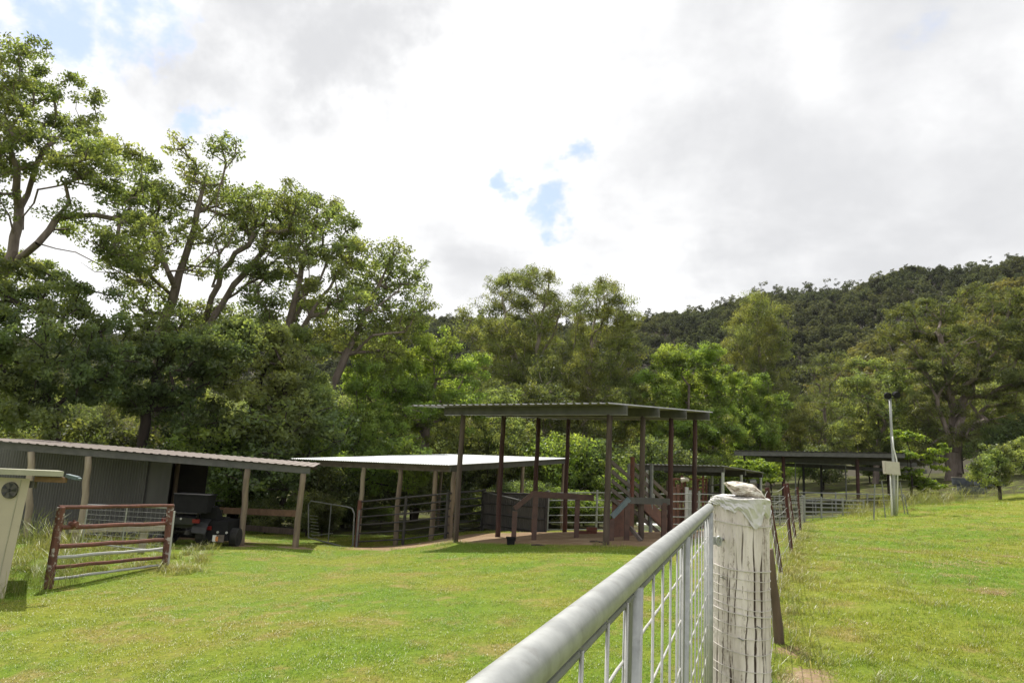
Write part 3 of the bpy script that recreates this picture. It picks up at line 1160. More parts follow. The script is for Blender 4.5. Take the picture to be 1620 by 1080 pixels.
# ------------------------------------------------------------------ low dark roof over the cattle crush, and the far yard roof
def yard_roofs():
    Cc, Ll, Rr = at(1146, 737, 25.5), at(1004, 734, 29.5), at(1212, 748, 31.5)
    A, B = Ll - Cc, Rr - Cc
    th = thing('crush_shelter', 'low dark skillion roof on pale steel posts over the cattle crush', 'shelter', (Cc[0], Cc[1], g1(Cc[0], Cc[1])))
    m = MB()
    m.sheet(Cc, B, A, 'trim', .22, .014, .005)
    m.build('roof', M['sheet_grey'], th)
    for t in (.04, .5, .95):
        o = Cc + B * t
        baro('beam', o + A * .02 + np.array([0, 0, -.12]), o + A * .98 + np.array([0, 0, -.12]), .08, .2, M['beam_steel'], th)
    for o in (Cc + A * .03 + B * .03, Cc + B * .42 + A * .03, Cc + B * .92 + A * .03, Cc + A * .86 + B * .03, Cc + A * .6 + B * .9):
        tubeo('post', (o[0], o[1], g1(o[0], o[1]) - .1), up(o, -.22), .06, M['galv'], th, 8)
    # far roof
    nl, nr_ = at(1160, 712, 38), at(1430, 716, 38.5)
    fl, fr = at(1242, 735, 46), at(1466, 739, 46)
    th = thing('yard_shelter', 'wide dark roofed shelter at the back of the stockyards', 'shelter', tuple(base(1330, 780, 42)))
    m = MB()
    fl = nl + (fr - nr_)
    fl[2] = fr[2] = (fl[2] + fr[2]) / 2
    m.sheet(nl, fl - nl, nr_ - nl, 'trim', .25, .014, .006)
    m.build('roof', M['dark_sheet'], th)
    for t in (.02, .5, .97):
        a, b = nl + (fl - nl) * t, nr_ + (fr - nr_) * t
        baro('beam', up(a, -.14), up(b, -.14), .08, .24, M['beam_steel'], th)
    for px, py, Yp, mt in ((1240, 790, 39, 'rust_post'), (1272, 790, 43, 'black_pipe'), (1358, 790, 39, 'rust_post'), (1300, 790, 45, 'black_pipe'), (1407, 790, 44, 'dark_post'), (1442, 790, 44, 'black_pipe'), (1200, 790, 43, 'black_pipe'), (1178, 790, 39, 'black_pipe')):
        p = base(px, py, Yp)
        t = (Yp - nl[1]) / (fl[1] - nl[1])
        ztop = nl[2] + (fl[2] - nl[2]) * min(max(t, 0), 1) - .05
        tubeo('post', up(p, -.2), (p[0], p[1], ztop), .10 if mt != 'black_pipe' else .075, M[mt], th, 8)
    m = MB()
    a, b = base(1259, 790, 40.5), base(1339, 790, 40.5)
    za = at(1259, 732, 40.5)[2]
    m.poly([a, (a[0], a[1], za), (b[0], b[1], za + .02), b], .045, 6)
    m.build('pipe_frame', M['galv_dull'], th)


yard_roofs()


# ------------------------------------------------------------------ rail fences of the yards
def railing_px(name, label, cols, rails, mat, rail_r, post_r, mid=0):
    """cols: (px, top y, foot y, depth) of each post"""
    P = []
    for px, yt, yb, Yq in cols:
        t, f = at(px, yt, Yq), at(px, yb, Yq)
        P.append((np.array([t[0], t[1], f[2]]), t))
    th = thing(name, label, 'fence', P[0][0])
    for f, t in P:
        tubeo('post', (f[0], f[1], min(f[2], g1(f[0], f[1])) - .15), up(t, .05), post_r, mat, th, 8)
    for (f0, t0), (f1, t1) in zip(P[:-1], P[1:]):
        for fr in rails:
            tubeo('rail', f0 + (t0 - f0) * fr, f1 + (t1 - f1) * fr, rail_r, mat, th, 6)
        for k in range(mid):
            u_ = (k + 1) / (mid + 1)
            f, t = f0 + (f1 - f0) * u_, t0 + (t1 - t0) * u_
            tubeo('upright', f + (t - f) * rails[0], f + (t - f) * rails[-1], rail_r * .9, mat, th, 6)
    return th


SIX = (.10, .28, .45, .62, .80, .98)
def yards():
    pts = [base(563, 868, 21.0), base(637, 863, 20.5), base(704, 854, 20.1), base(763, 840, 23)]
    th = thing('pipe_fence', 'black pipe fence along the red bank below the white roof', 'fence', pts[0])
    tops = [at(563, 792, 21.0), at(637, 785, 20.5), at(704, 779, 20.1), at(763, 774, 23)]
    for i, (p, t) in enumerate(zip(pts, tops)):
        tubeo('post', up(p, -.15), (p[0], p[1], t[2] + .03), .045 if i else .065, M['black_pipe'] if i else M['rust'], th, 8)
    for i in range(3):
        for fr in (.12, .30, .48, .65, .82, .985):
            a = pts[i] + (np.array([*pts[i][:2], tops[i][2]]) - pts[i]) * fr
            b = pts[i + 1] + (np.array([*pts[i + 1][:2], tops[i + 1][2]]) - pts[i + 1]) * fr
            tubeo('rail', a, b, .024 if fr < .9 else .03, M['black_pipe'], th, 6)
    S7 = (.04, .22, .40, .60, .78, .97)
    railing_px('yard_fence', 'silver six rail stock fence behind the shelter, left of the loading ramp', [(868, 777.5, 840, 25.5), (945, 777, 840, 25.2), (1000, 777.5, 841, 25)], S7, M['galv_yard'], .02, .04)
    railing_px('yard_fence', 'silver six rail stock fence behind the shelter, right of the loading ramp', [(1034, 779, 842, 24.9), (1106, 779, 844, 24.4), (1165, 782, 842, 27.5)], S7, M['galv_yard'], .02, .045)
    railing_px('yard_fence', 'thin silver stock fence left of the dark ribbed panel', [(690, 774, 836, 31), (764, 775, 838, 28.5)], S7, M['galv_dull'], .018, .035)
    railing_px('stock_panel', 'silver stock panel fence running back from the steel pickets', [(1196, 782, 828, 27), (1233, 783.5, 827, 29.5), (1271, 785, 826, 30.5)], S7, M['galv_yard'], .018, .035)
    th = railing_px('stock_panel', 'silver stock panel gate pair beside the tall grass slope', [(1272, 785, 826, 31), (1299, 787, 826, 31.6), (1333, 789, 824, 32.2), (1366, 792, 820, 33)], S7, M['galv_yard'], .019, .045, mid=1)
    p, t = at(1271, 826, 30.7), at(1271, 783, 30.7)
    tubeo('gate_post', up(p, -.3), t, .085, M['galv_yard'], th, 10)
    railing_px('yard_fence', 'long pale two rail fence under the far dark roof', [(1262, 778, 805, 38), (1322, 779.5, 803, 37.8), (1372, 781, 800, 37.5), (1430, 782, 800, 37)], (.5, .98), M['galv_yard'], .03, .04)
    railing_px('yard_fence', 'inner grey yard fence seen through the stock panels', [(1225, 787, 824, 34), (1290, 789, 822, 35.5), (1350, 792, 820, 36.5)], S7, M['galv_dull'], .02, .04)


yards()
# ------------------------------------------------------------------ the trees one can tell apart
def hero_trees():
    tree('gum_tree', 'tall spreading tree at the far left edge with bare bent limbs against the sky', 'tree', 27,
         [(-70, 770), (-50, 600), (-20, 470), (20, 400), (30, 330), (28, 270)],
         [(35, 120, 60, 60), (105, 165, 65, 60), (60, 235, 110, 60), (150, 260, 75, 60), (-40, 200, 110, 120), (195, 300, 60, 55),
          (205, 390, 55, 45), (120, 345, 60, 22), (-40, 90, 80, 60), (5, 330, 30, 20), (30, 420, 60, 26), (215, 330, 40, 50), (180, 430, 40, 40), (228, 270, 22, 30), (30, 70, 40, 30)], 640, 'round', L_MID, M['bark'], .24, .45,
         limbs=[[(-10, 450), (60, 385), (90, 345), (150, 340), (200, 350)], [(25, 380), (60, 300), (110, 290)], [(30, 330), (75, 230), (95, 150)]], clump=0.85, seed=3, per=50, shell=.5)
    tree('gum_tree', 'thin open tree with a straight leaning trunk and small tufts at the top, left skyline', 'tree', 31,
         [(215, 770), (238, 690), (250, 610), (254, 555), (262, 500), (278, 455), (292, 410), (308, 360), (318, 310), (326, 260)],
         [(284, 232, 24, 22), (352, 238, 28, 28), (300, 270, 26, 22), (330, 300, 45, 30), (255, 320, 45, 45), (226, 395, 45, 45),
          (372, 330, 40, 28), (325, 372, 40, 20), (275, 360, 30, 30), (225, 470, 45, 45), (330, 425, 40, 22), (290, 505, 40, 25)], 300, 'round', L_MID, M['bark'], .25, .38,
         limbs=[[(278, 455), (255, 400), (240, 340)], [(285, 440), (320, 415), (360, 390), (380, 350)], [(300, 385), (340, 340), (355, 270)]], seed=5, per=46, shell=.35,
         dead=[([(238, 452), (205, 440), (170, 420), (142, 395), (150, 380)], .05), ([(205, 440), (180, 400), (172, 370)], .03), ([(190, 432), (150, 430), (128, 415)], .03)])
    tree('gum_tree', 'twin stemmed tree with long bare rising limbs beside the thin skyline tree', 'tree', 33,
         [(262, 775), (285, 680), (300, 600), (318, 530), (335, 470), (350, 430), (372, 400)],
         [(420, 340, 50, 35), (450, 310, 35, 25), (395, 315, 35, 25), (372, 360, 35, 30), (440, 385, 50, 26), (480, 330, 35, 30), (405, 425, 40, 18), (345, 500, 60, 26), (300, 640, 40, 30)], 290, 'round', L_MID, M['bark'], .27, .38,
         limbs=[[(318, 530), (370, 450), (410, 405), (450, 370)], [(335, 470), (345, 420), (340, 380)], [(330, 500), (390, 450), (440, 425)]], seed=8, per=46, shell=.4)
    tree('gum_tree', 'full crowned tree left of the last rounded crown on the skyline', 'tree', 32,
         [(385, 790), (405, 700), (425, 620), (445, 560), (460, 500), (475, 440), (485, 390)],
         [(478, 340, 55, 38), (530, 350, 40, 40), (500, 400, 70, 42), (555, 400, 35, 36), (430, 430, 45, 26), (535, 460, 55, 45), (470, 480, 80, 45), (400, 500, 50, 40)], 360, 'round', L_MID, M['bark'], .24, .42,
         limbs=[[(445, 560), (490, 500), (530, 440)], [(450, 530), (410, 470), (400, 440)]], clump=0.85, seed=11, per=52)
    tree('gum_tree', 'tree leaning right with an open rounded crown, last of the tall left row', 'tree', 34,
         [(455, 800), (490, 710), (520, 630), (548, 560), (575, 500), (600, 450), (615, 415)],
         [(615, 405, 38, 26), (640, 440, 40, 36), (590, 440, 35, 30), (665, 480, 24, 26), (630, 500, 50, 35), (575, 490, 40, 40), (540, 530, 50, 40), (610, 555, 40, 30)], 290, 'round', L_MID, M['bark'], .2, .38,
         limbs=[[(548, 570), (590, 530), (640, 525)], [(575, 500), (630, 460)]], seed=14, per=48, shell=.4)
    tree('leafy_tree', 'dense dark leafy tree over the left end of the brown shed roof', 'tree', 24.5,
         [(70, 800), (85, 720), (80, 640), (70, 560)],
         [(60, 470, 90, 55), (140, 500, 70, 55), (20, 560, 110, 80), (130, 590, 80, 55), (30, 650, 80, 30), (-60, 520, 80, 90), (175, 555, 50, 50)], 430, 'round', L_DARK, M['bark_dark'], .24, .42, clump=0.90, seed=17, per=66, depth=.8)
    tree('leafy_tree', 'dark leafy tree behind the middle of the brown shed roof', 'tree', 27,
         [(200, 790), (225, 700), (240, 620), (250, 560)],
         [(260, 550, 70, 45), (215, 600, 60, 55), (300, 590, 55, 40), (255, 640, 50, 22), (330, 555, 40, 35)], 230, 'round', L_DARK, M['bark_dark'], .2, .42, clump=0.90, seed=19, per=62)
    tree('leafy_tree', 'mid green rounded tree behind the right end of the brown shed roof', 'tree', 29,
         [(362, 800), (385, 720), (400, 640), (420, 580)],
         [(395, 545, 65, 45), (455, 565, 60, 45), (360, 590, 45, 40), (440, 615, 65, 32), (490, 610, 45, 40), (470, 680, 45, 26)], 260, 'round', L_MID, M['bark_dark'], .2, .42, clump=0.85, seed=23, per=64,
         limbs=[[(388, 700), (440, 650), (480, 600)], [(375, 740), (330, 685), (300, 672), (262, 690)], [(380, 720), (430, 680), (470, 690)]])
    tree('leafy_tree', 'bright yellow green bushy tree left of the tall shelter roof', 'tree', 36,
         [(655, 810), (670, 720), (680, 650), (690, 600)],
         [(690, 545, 45, 32), (735, 580, 35, 35), (650, 580, 50, 40), (600, 560, 40, 30), (620, 625, 70, 50), (700, 630, 70, 50), (740, 640, 30, 40), (580, 610, 40, 40)], 430, 'round', L_BRIGHT, M['bark'], .2, .46, clump=0.95, seed=27, per=82)
    tree('leafy_bush', 'bright bushy growth behind the white roof, left part', 'bush', 31.5,
         [(540, 830), (555, 770), (560, 730)],
         [(530, 680, 50, 40), (590, 690, 50, 40), (560, 740, 70, 40), (500, 730, 40, 40), (630, 730, 50, 40)], 260, 'round', L_BRIGHT, M['bark_dark'], .12, .42, seed=29, per=76)
    tree('leafy_bush', 'leafy growth behind the white roof, right part, framed by the shelter posts', 'bush', 37,
         [(760, 830), (770, 770), (775, 720)],
         [(720, 690, 45, 35), (790, 690, 45, 35), (760, 740, 60, 40), (830, 720, 50, 45), (700, 750, 50, 35), (860, 770, 50, 35), (790, 640, 45, 25)], 280, 'round', L_MID, M['bark_dark'], .12, .46, seed=31, per=76)
    tree('gum_tree', 'tall olive gum with a lumpy crown, left of the pair behind the shelter', 'tree', 50,
         [(828, 810), (832, 700), (838, 620), (852, 540), (862, 480)],
         [(855, 440, 32, 20), (805, 452, 30, 20), (780, 480, 28, 22), (840, 485, 50, 28), (868, 490, 26, 28), (785, 535, 50, 32), (845, 550, 50, 40), (745, 515, 26, 18), (820, 600, 55, 40), (770, 590, 35, 30)], 600, 'gum', L_OLIVE, M['bark_pale'], .3, .5, clump=1.25, seed=33, scale=1.15, per=84, shell=.6,
         limbs=[[(838, 620), (805, 540), (795, 480)], [(845, 580), (880, 520), (890, 470)]])
    tree('gum_tree', 'olive gum with a broad drooping crown, right of the pair behind the shelter', 'tree', 46,
         [(918, 815), (925, 730), (928, 650), (935, 570), (940, 510)],
         [(948, 462, 36, 22), (982, 490, 28, 28), (925, 490, 28, 24), (955, 520, 52, 35), (912, 555, 30, 30), (985, 560, 35, 40), (930, 590, 60, 40), (985, 630, 40, 45), (900, 640, 45, 40), (950, 680, 65, 45), (1000, 690, 25, 40)], 640, 'gum', L_OLIVE, M['bark_pale'], .3, .5, clump=1.25, seed=37, scale=1.1, per=84, shell=.6,
         limbs=[[(926, 700), (895, 600), (890, 540)], [(930, 640), (975, 580), (985, 520)]], dead=[([(925, 760), (940, 735), (985, 700), (1000, 690)], .05), ([(940, 735), (965, 740), (990, 720)], .03)])
    tree('leafy_tree', 'small grey green tree in front of the olive gum pair', 'tree', 42,
         [(850, 815), (856, 720), (860, 650)],
         [(862, 590, 24, 28), (845, 630, 32, 28), (885, 640, 30, 30), (855, 680, 45, 30), (800, 660, 30, 22), (900, 700, 30, 30), (780, 625, 45, 22)], 220, 'round', L_DULL, M['bark_pale'], .13, .45, seed=41, per=74)
    tree('leafy_tree', 'bright green round tree just right of the tall shelter roof', 'tree', 44,
         [(1090, 815), (1090, 730), (1088, 660), (1090, 610)],
         [(1068, 572, 38, 24), (1110, 568, 34, 26), (1040, 610, 30, 34), (1090, 620, 55, 40), (1140, 620, 34, 34), (1060, 670, 45, 45), (1120, 690, 50, 45), (1035, 700, 25, 40), (1085, 740, 60, 35)], 680, 'round', L_BRIGHT, M['bark'], .2, .44, clump=1.00, seed=43, per=90)
    tree('leafy_tree', 'small bright green tree in front of the tall pointed gum', 'tree', 50,
         [(1196, 805), (1198, 740), (1198, 680)],
         [(1193, 615, 26, 20), (1215, 640, 24, 26), (1180, 650, 26, 30), (1200, 690, 38, 34), (1165, 690, 20, 24)], 300, 'round', L_BRIGHT, M['bark'], .14, .42, clump=0.85, seed=47, per=84)
    tree('gum_tree', 'tall pointed olive gum standing against the dark hill', 'tree', 64,
         [(1216, 800), (1214, 700), (1208, 620), (1200, 550), (1196, 495)],
         [(1193, 476, 22, 20), (1208, 494, 30, 26), (1180, 515, 26, 28), (1205, 540, 46, 34), (1175, 565, 34, 28), (1215, 600, 42, 40), (1175, 620, 28, 30), (1225, 655, 45, 40), (1190, 680, 45, 40), (1250, 700, 25, 35)], 760, 'gum', L_OLIVE, M['bark_pale'], .32, .5, clump=1.3, seed=51, scale=1.3, per=80, shell=.6,
         limbs=[[(1214, 760), (1235, 690), (1262, 668)], [(1205, 600), (1225, 540), (1228, 510)]], dead=[([(1222, 775), (1240, 700), (1268, 668)], .09)])
    tree('leafy_tree', 'dull green tree with upright plumes between the pointed gum and the round tree', 'tree', 66,
         [(1305, 800), (1305, 720), (1305, 640)],
         [(1300, 582, 25, 20), (1335, 575, 22, 20), (1278, 600, 22, 24), (1310, 620, 50, 30), (1285, 660, 40, 35), (1325, 670, 40, 40), (1300, 710, 55, 35)], 330, 'gum', L_DULL, M['bark'], .25, .5, clump=1.30, seed=53, scale=1.3, per=74)
    tree('leafy_tree', 'round crowned green tree behind the light pole', 'tree', 56,
         [(1385, 800), (1388, 730), (1390, 660)],
         [(1385, 580, 40, 22), (1420, 600, 30, 28), (1355, 610, 30, 28), (1390, 630, 55, 40), (1370, 680, 50, 40), (1425, 680, 36, 45), (1395, 725, 55, 32)], 380, 'round', L_MID, M['bark'], .25, .5, clump=1.30, seed=57, scale=1.25, per=80)
    tree('spreading_gum', 'huge spreading gum with forked dark trunk on the right', 'tree', 52,
         [(1507, 775), (1508, 715), (1508, 660), (1500, 610), (1494, 560), (1485, 520)],
         [(1440, 498, 36, 20), (1490, 490, 45, 20), (1545, 480, 45, 24), (1600, 485, 40, 30), (1415, 525, 26, 18), (1480, 530, 70, 28), (1560, 530, 60, 35), (1440, 570, 40, 30), (1630, 540, 50, 45),
          (1590, 590, 60, 40), (1520, 590, 60, 30), (1640, 620, 60, 45), (1570, 650, 60, 35), (1470, 630, 35, 40), (1540, 690, 50, 20), (1460, 690, 28, 40)], 620, 'wisp', L_SPREAD, M['bark'], .55, .5, clump=1.25, seed=61, scale=1.15, per=84, shell=.6, bf=.5,
         limbs=[[(1508, 700), (1530, 620), (1565, 560), (1600, 520)], [(1508, 690), (1560, 665), (1610, 650)], [(1504, 640), (1465, 590), (1440, 540)], [(1509, 720), (1490, 660), (1470, 600)]],
         dead=[([(1510, 660), (1540, 630), (1560, 620)], .07), ([(1509, 690), (1540, 680), (1575, 672)], .05)])
    tree('orchard_tree', 'small orchard tree with a single thin trunk at the right of the field', 'tree', 34,
         [(1583, 795), (1581, 770), (1577, 748)],
         [(1575, 715, 26, 14), (1550, 735, 22, 14), (1597, 738, 20, 14), (1560, 755, 30, 10), (1585, 722, 30, 16)], 90, 'round', L_MID, M['bark_dark'], .085, .26, seed=63, per=60, shell=.4, scale=.7)
    tree('orchard_tree', 'small orchard tree cut off by the right edge of the view', 'tree', 36,
         [(1632, 790), (1630, 750), (1628, 720)],
         [(1615, 712, 22, 16), (1640, 700, 30, 18), (1622, 735, 28, 16), (1655, 735, 30, 20)], 90, 'round', L_MID, M['bark_dark'], .085, .26, seed=65, per=60, shell=.4, scale=.7)
    tree('leafy_bush', 'dark glossy bush behind the orchard trees at the right edge', 'bush', 50,
         [(1625, 775), (1625, 730), (1622, 700)],
         [(1612, 680, 24, 22), (1630, 700, 36, 34), (1600, 715, 20, 22), (1580, 700, 26, 24)], 170, 'round', L_DARK, M['bark_dark'], .15, .42, seed=67, per=80)
    tree('feathery_bush', 'lime green feathery bush beside the light pole box', 'bush', 40,
         [(1440, 795), (1442, 750), (1440, 715)],
         [(1425, 688, 20, 9), (1448, 692, 16, 9), (1432, 722, 18, 9), (1462, 722, 16, 9), (1484, 716, 18, 12), (1478, 735, 16, 9), (1438, 752, 24, 14), (1462, 765, 24, 12)], 64, 'frond', L_LIME, M['bark_dark'], .06, .32, seed=69, per=54, shell=.3)
    tree('feathery_bush', 'lime green feathery bush between the two dark yard roofs', 'bush', 37,
         [(1186, 800), (1190, 765), (1192, 745)],
         [(1180, 736, 16, 8), (1200, 732, 14, 8), (1216, 742, 14, 8), (1196, 755, 18, 9), (1222, 758, 12, 8)], 44, 'frond', L_LIME, M['bark_dark'], .05, .3, seed=71, per=50, shell=.3)


hero_trees()


# ------------------------------------------------------------------ understory and mid distance trees: copies of a few kinds
def kind_tree(name, label, cat, h, r, ncl, style, lmat, bmat, seed, rt, scale=1.0, per=70, lobes=6, group=None, loc=(0, 0, 0)):
    rng = np.random.default_rng(seed)
    random.seed(seed)
    L = []
    for i in range(lobes):
        a = rng.uniform(0, 2 * PI)
        q = r * rng.uniform(.1, .6)
        zc = h * rng.uniform(.42, .85) if i else h * .86
        rr = r * rng.uniform(.4, .62)
        L.append((q * math.cos(a) * (1 if i else .2), q * math.sin(a) * (1 if i else .2), zc, rr, rr, min(rr * rng.uniform(.6, .9), h * .2 if h < 6 else 9)))
    cl = sample_lobes(L, ncl, .42 * scale, rng, .5)
    cl = cl[cl[:, 2] > .25]
    trunk = [np.array([0, 0, -.2]), np.array([.1, 0, h * .3]), np.array([0, .15, h * .55]), np.array([0.1, 0, h * .75])]
    nodes, par, rad = skeleton([trunk], cl, rng, rt=rt, step=.7 * scale)
    th = thing(name, label, cat, (0, 0, 0), group)
    m = MB()
    branch_mesh(nodes, par, rad, .012, m)
    m.build('trunk', bmat, th, smooth=True)
    st = dict(LEAF_STYLE[style])
    st['per'] = per
    st['rad'] = st['rad'] * scale * (.7 + .6 * rng.random(len(cl)))
    st['size'] *= scale ** .6
    lv = leaves(cl, st.pop('per'), st.pop('rad'), st.pop('size'), st.pop('aspect'), st.pop('droop'), seed, **st)
    cr = bpy.data.objects.new('crown', fast_mesh('crown', lv, 4, lmat))
    C.objects.link(cr)
    cr.parent = th
    return th


def understory():
    shrubs = [kind_tree('shrub', '', 'bush', 3.6, 2.0, 110, 'round', L_BRIGHT, M['bark_dark'], 101, .07, per=64),
              kind_tree('shrub', '', 'bush', 4.2, 2.1, 120, 'round', L_DARK, M['bark_dark'], 102, .08, per=66),
              kind_tree('shrub', '', 'bush', 3.2, 1.9, 100, 'round', L_DULL, M['bark_dark'], 103, .06, per=64)]
    lab = ['bright green shrub in the tangle of growth behind the sheds', 'dark green shrub in the tangle of growth behind the sheds', 'dull grey green shrub in the tangle of growth behind the sheds']
    used = [False] * 3
    rng = np.random.default_rng(77)
    spots = []
    for px in range(-60, 1240, 46):
        spots.append((px + rng.uniform(-14, 14), rng.uniform(27.5, 33) if px < 560 else rng.uniform(34, 41)))
    for px in range(-80, 1700, 70):
        spots.append((px + rng.uniform(-20, 20), rng.uniform(42, 50) if px < 1400 else rng.uniform(62, 76)))
    for px, Yd in spots:
        if (1380 < px < 1540 or 1140 < px < 1385) and Yd < 60:
            Yd = rng.uniform(51, 58)
        if 1480 < px < 1540 and Yd < 60:
            continue
        k = int(rng.integers(0, 3))
        p = base(px, 800, Yd)
        s = rng.uniform(.75, 1.25)
        o = shrubs[k]
        loc, rz, sc_ = tuple(p - np.array([0, 0, .1])), rng.uniform(0, 6.28), (s * rng.uniform(.9, 1.2), s * rng.uniform(.9, 1.2), s)
        if not used[k]:
            used[k] = True
            o.location, o.rotation_euler, o.scale = loc, (0, 0, rz), sc_
            o['label'], o['group'] = lab[k], 'shrubs behind the sheds'
        else:
            copy_tree(o, loc, rz, sc_, lab[k], 'shrubs behind the sheds')
    for i in range(62):
        px, Yd = rng.uniform(-40, 960), rng.uniform(24.5, 33)
        if px > 520:
            Yd = rng.uniform(30.5, 36)
        p = base(px, 830, Yd)
        s = rng.uniform(.28, .55)
        k = int(rng.integers(0, 3))
        copy_tree(shrubs[k], tuple(p - np.array([0, 0, .1])), rng.uniform(0, 6.28), (s * 1.3, s * 1.3, s), 'low leafy undergrowth plant on the ground under the trees behind the sheds', 'undergrowth below the trees')
    # taller trees standing back between the near trees and the hill
    backs = [kind_tree('backdrop_tree', '', 'tree', 11, 3.6, 230, 'gum', L_OLIVE, M['bark_pale'], 111, .2, 1.35, 62, 8),
             kind_tree('backdrop_tree', '', 'tree', 9.5, 3.8, 230, 'round', L_MID, M['bark'], 112, .2, 1.35, 62, 8),
             kind_tree('backdrop_tree', '', 'tree', 10.5, 3.4, 230, 'gum', L_DULL, M['bark'], 113, .2, 1.35, 62, 8)]
    lab = ['olive tree in the belt between the paddock and the hill', 'mid green tree in the belt between the paddock and the hill', 'dull green tree in the belt between the paddock and the hill']
    used = [False] * 3
    for row, (Y0, Y1, stepx) in enumerate(((54, 62, 62), (72, 90, 44), (92, 110, 40))):
        for px in range(-150, 1800, stepx):
            x = px + rng.uniform(-.35, .35) * stepx
            if row == 0 and (x < 620 or 1150 < x < 1560):
                continue
            Yd = rng.uniform(Y0, Y1)
            k = int(rng.integers(0, 3))
            p = base(x, 780, Yd)
            hz_, _ = hill_height(np.array([math.atan2(p[0], p[1])]), np.array([math.hypot(p[0], p[1])]))
            p[2] = max(p[2] if p[2] < 8 else 0, float(hz_[0]) - 2)
            s = rng.uniform(.75, 1.1) * (1.0 if row == 0 else 1.0)
            loc, rz, sc_ = tuple(p - np.array([0, 0, .2])), rng.uniform(0, 6.28), (s, s * rng.uniform(.9, 1.15), s)
            o = backs[k]
            if not used[k]:
                used[k] = True
                o.location, o.rotation_euler, o.scale = loc, (0, 0, rz), sc_
                o['label'], o['group'] = lab[k], 'belt of trees below the hill'
            else:
                copy_tree(o, loc, rz, sc_, lab[k], 'belt of trees below the hill')


understory()


# ------------------------------------------------------------------ forest on the hill
def far_tree_mesh(seed, lmat, h=15.0, r=3.6):
    rng = np.random.default_rng(seed)
    L = []
    for i in range(7):
        a = rng.uniform(0, 6.28)
        q = r * rng.uniform(.15, .6)
        L.append((q * math.cos(a), q * math.sin(a), h * (rng.uniform(.56, .9) if i else .92), r * .42, r * .42, r * rng.uniform(.3, .5)))
    cl = sample_lobes(L, 44, .8, rng, .6)
    lv = leaves(cl, 17, .95, .85, .55, .4, seed, out=.7, up=.4)
    m = MB()
    m.poly([(0, 0, -1), (.15, 0, h * .5), (0, .1, h * .85)], [.26, .2, .08], 5)
    for c in cl[:10]:
        m.tube((0.1, 0, h * rng.uniform(.4, .65)), c, .09, .03, 4)
    nt_ = len(lv) // 4
    verts = list(m.v) + [tuple(q) for q in lv]
    o = len(m.v)
    faces = list(m.f) + [(o + 4 * i, o + 4 * i + 1, o + 4 * i + 2, o + 4 * i + 3) for i in range(nt_)]
    me = bpy.data.meshes.new('far_tree')
    me.from_pydata(verts, [], faces)
    me.materials.append(M['bark'])
    me.materials.append(lmat)
    mi = np.zeros(len(faces), np.int32)
    mi[len(m.f):] = 1
    me.polygons.foreach_set('material_index', mi)
    return me


def instancer(name, pts, rots, scl, protos, label, cat=None):
    """one object that scatters the prototypes over its own points"""
    me = bpy.data.meshes.new(name)
    me.vertices.add(len(pts))
    me.vertices.foreach_set('co', np.ascontiguousarray(pts, np.float32).ravel())
    for nm, arr in (('rot', rots), ('scl', scl)):
        a = me.attributes.new(nm, 'FLOAT_VECTOR' if np.ndim(arr) == 2 else 'FLOAT', 'POINT')
        a.data.foreach_set('vector' if np.ndim(arr) == 2 else 'value', np.ascontiguousarray(arr, np.float32).ravel())
    col = bpy.data.collections.new(name + '_kinds')
    for i, pm in enumerate(protos):
        col.objects.link(bpy.data.objects.new('%s_kind' % name, pm))
    ng = bpy.data.node_groups.new(name, 'GeometryNodeTree')
    ng.interface.new_socket('Geometry', in_out='INPUT', socket_type='NodeSocketGeometry')
    ng.interface.new_socket('Geometry', in_out='OUTPUT', socket_type='NodeSocketGeometry')
    gi, go = ng.nodes.new('NodeGroupInput'), ng.nodes.new('NodeGroupOutput')
    ip = ng.nodes.new('GeometryNodeInstanceOnPoints')
    ci = ng.nodes.new('GeometryNodeCollectionInfo')
    ci.inputs['Collection'].default_value = col
    ci.inputs['Separate Children'].default_value = True
    ci.inputs['Reset Children'].default_value = True
    ip.inputs['Pick Instance'].default_value = True
    rv = ng.nodes.new('FunctionNodeRandomValue')
    rv.data_type = 'INT'
    rv.inputs[4].default_value = 0
    rv.inputs[5].default_value = len(protos) - 1
    ra = ng.nodes.new('GeometryNodeInputNamedAttribute')
    ra.data_type = 'FLOAT_VECTOR'
    ra.inputs[0].default_value = 'rot'
    sa = ng.nodes.new('GeometryNodeInputNamedAttribute')
    sa.data_type = 'FLOAT_VECTOR'
    sa.inputs[0].default_value = 'scl'
    lk = ng.links.new
    lk(gi.outputs[0], ip.inputs['Points'])
    lk(ci.outputs[0], ip.inputs['Instance'])
    lk(rv.outputs[2], ip.inputs['Instance Index'])
    lk(ra.outputs[0], ip.inputs['Rotation'])
    lk(sa.outputs[0], ip.inputs['Scale'])
    lk(ip.outputs[0], go.inputs[0])
    o = bpy.data.objects.new(name, me)
    C.objects.link(o)
    md = o.modifiers.new('scatter', 'NODES')
    md.node_group = ng
    return tag(o, label, cat, kind='stuff')


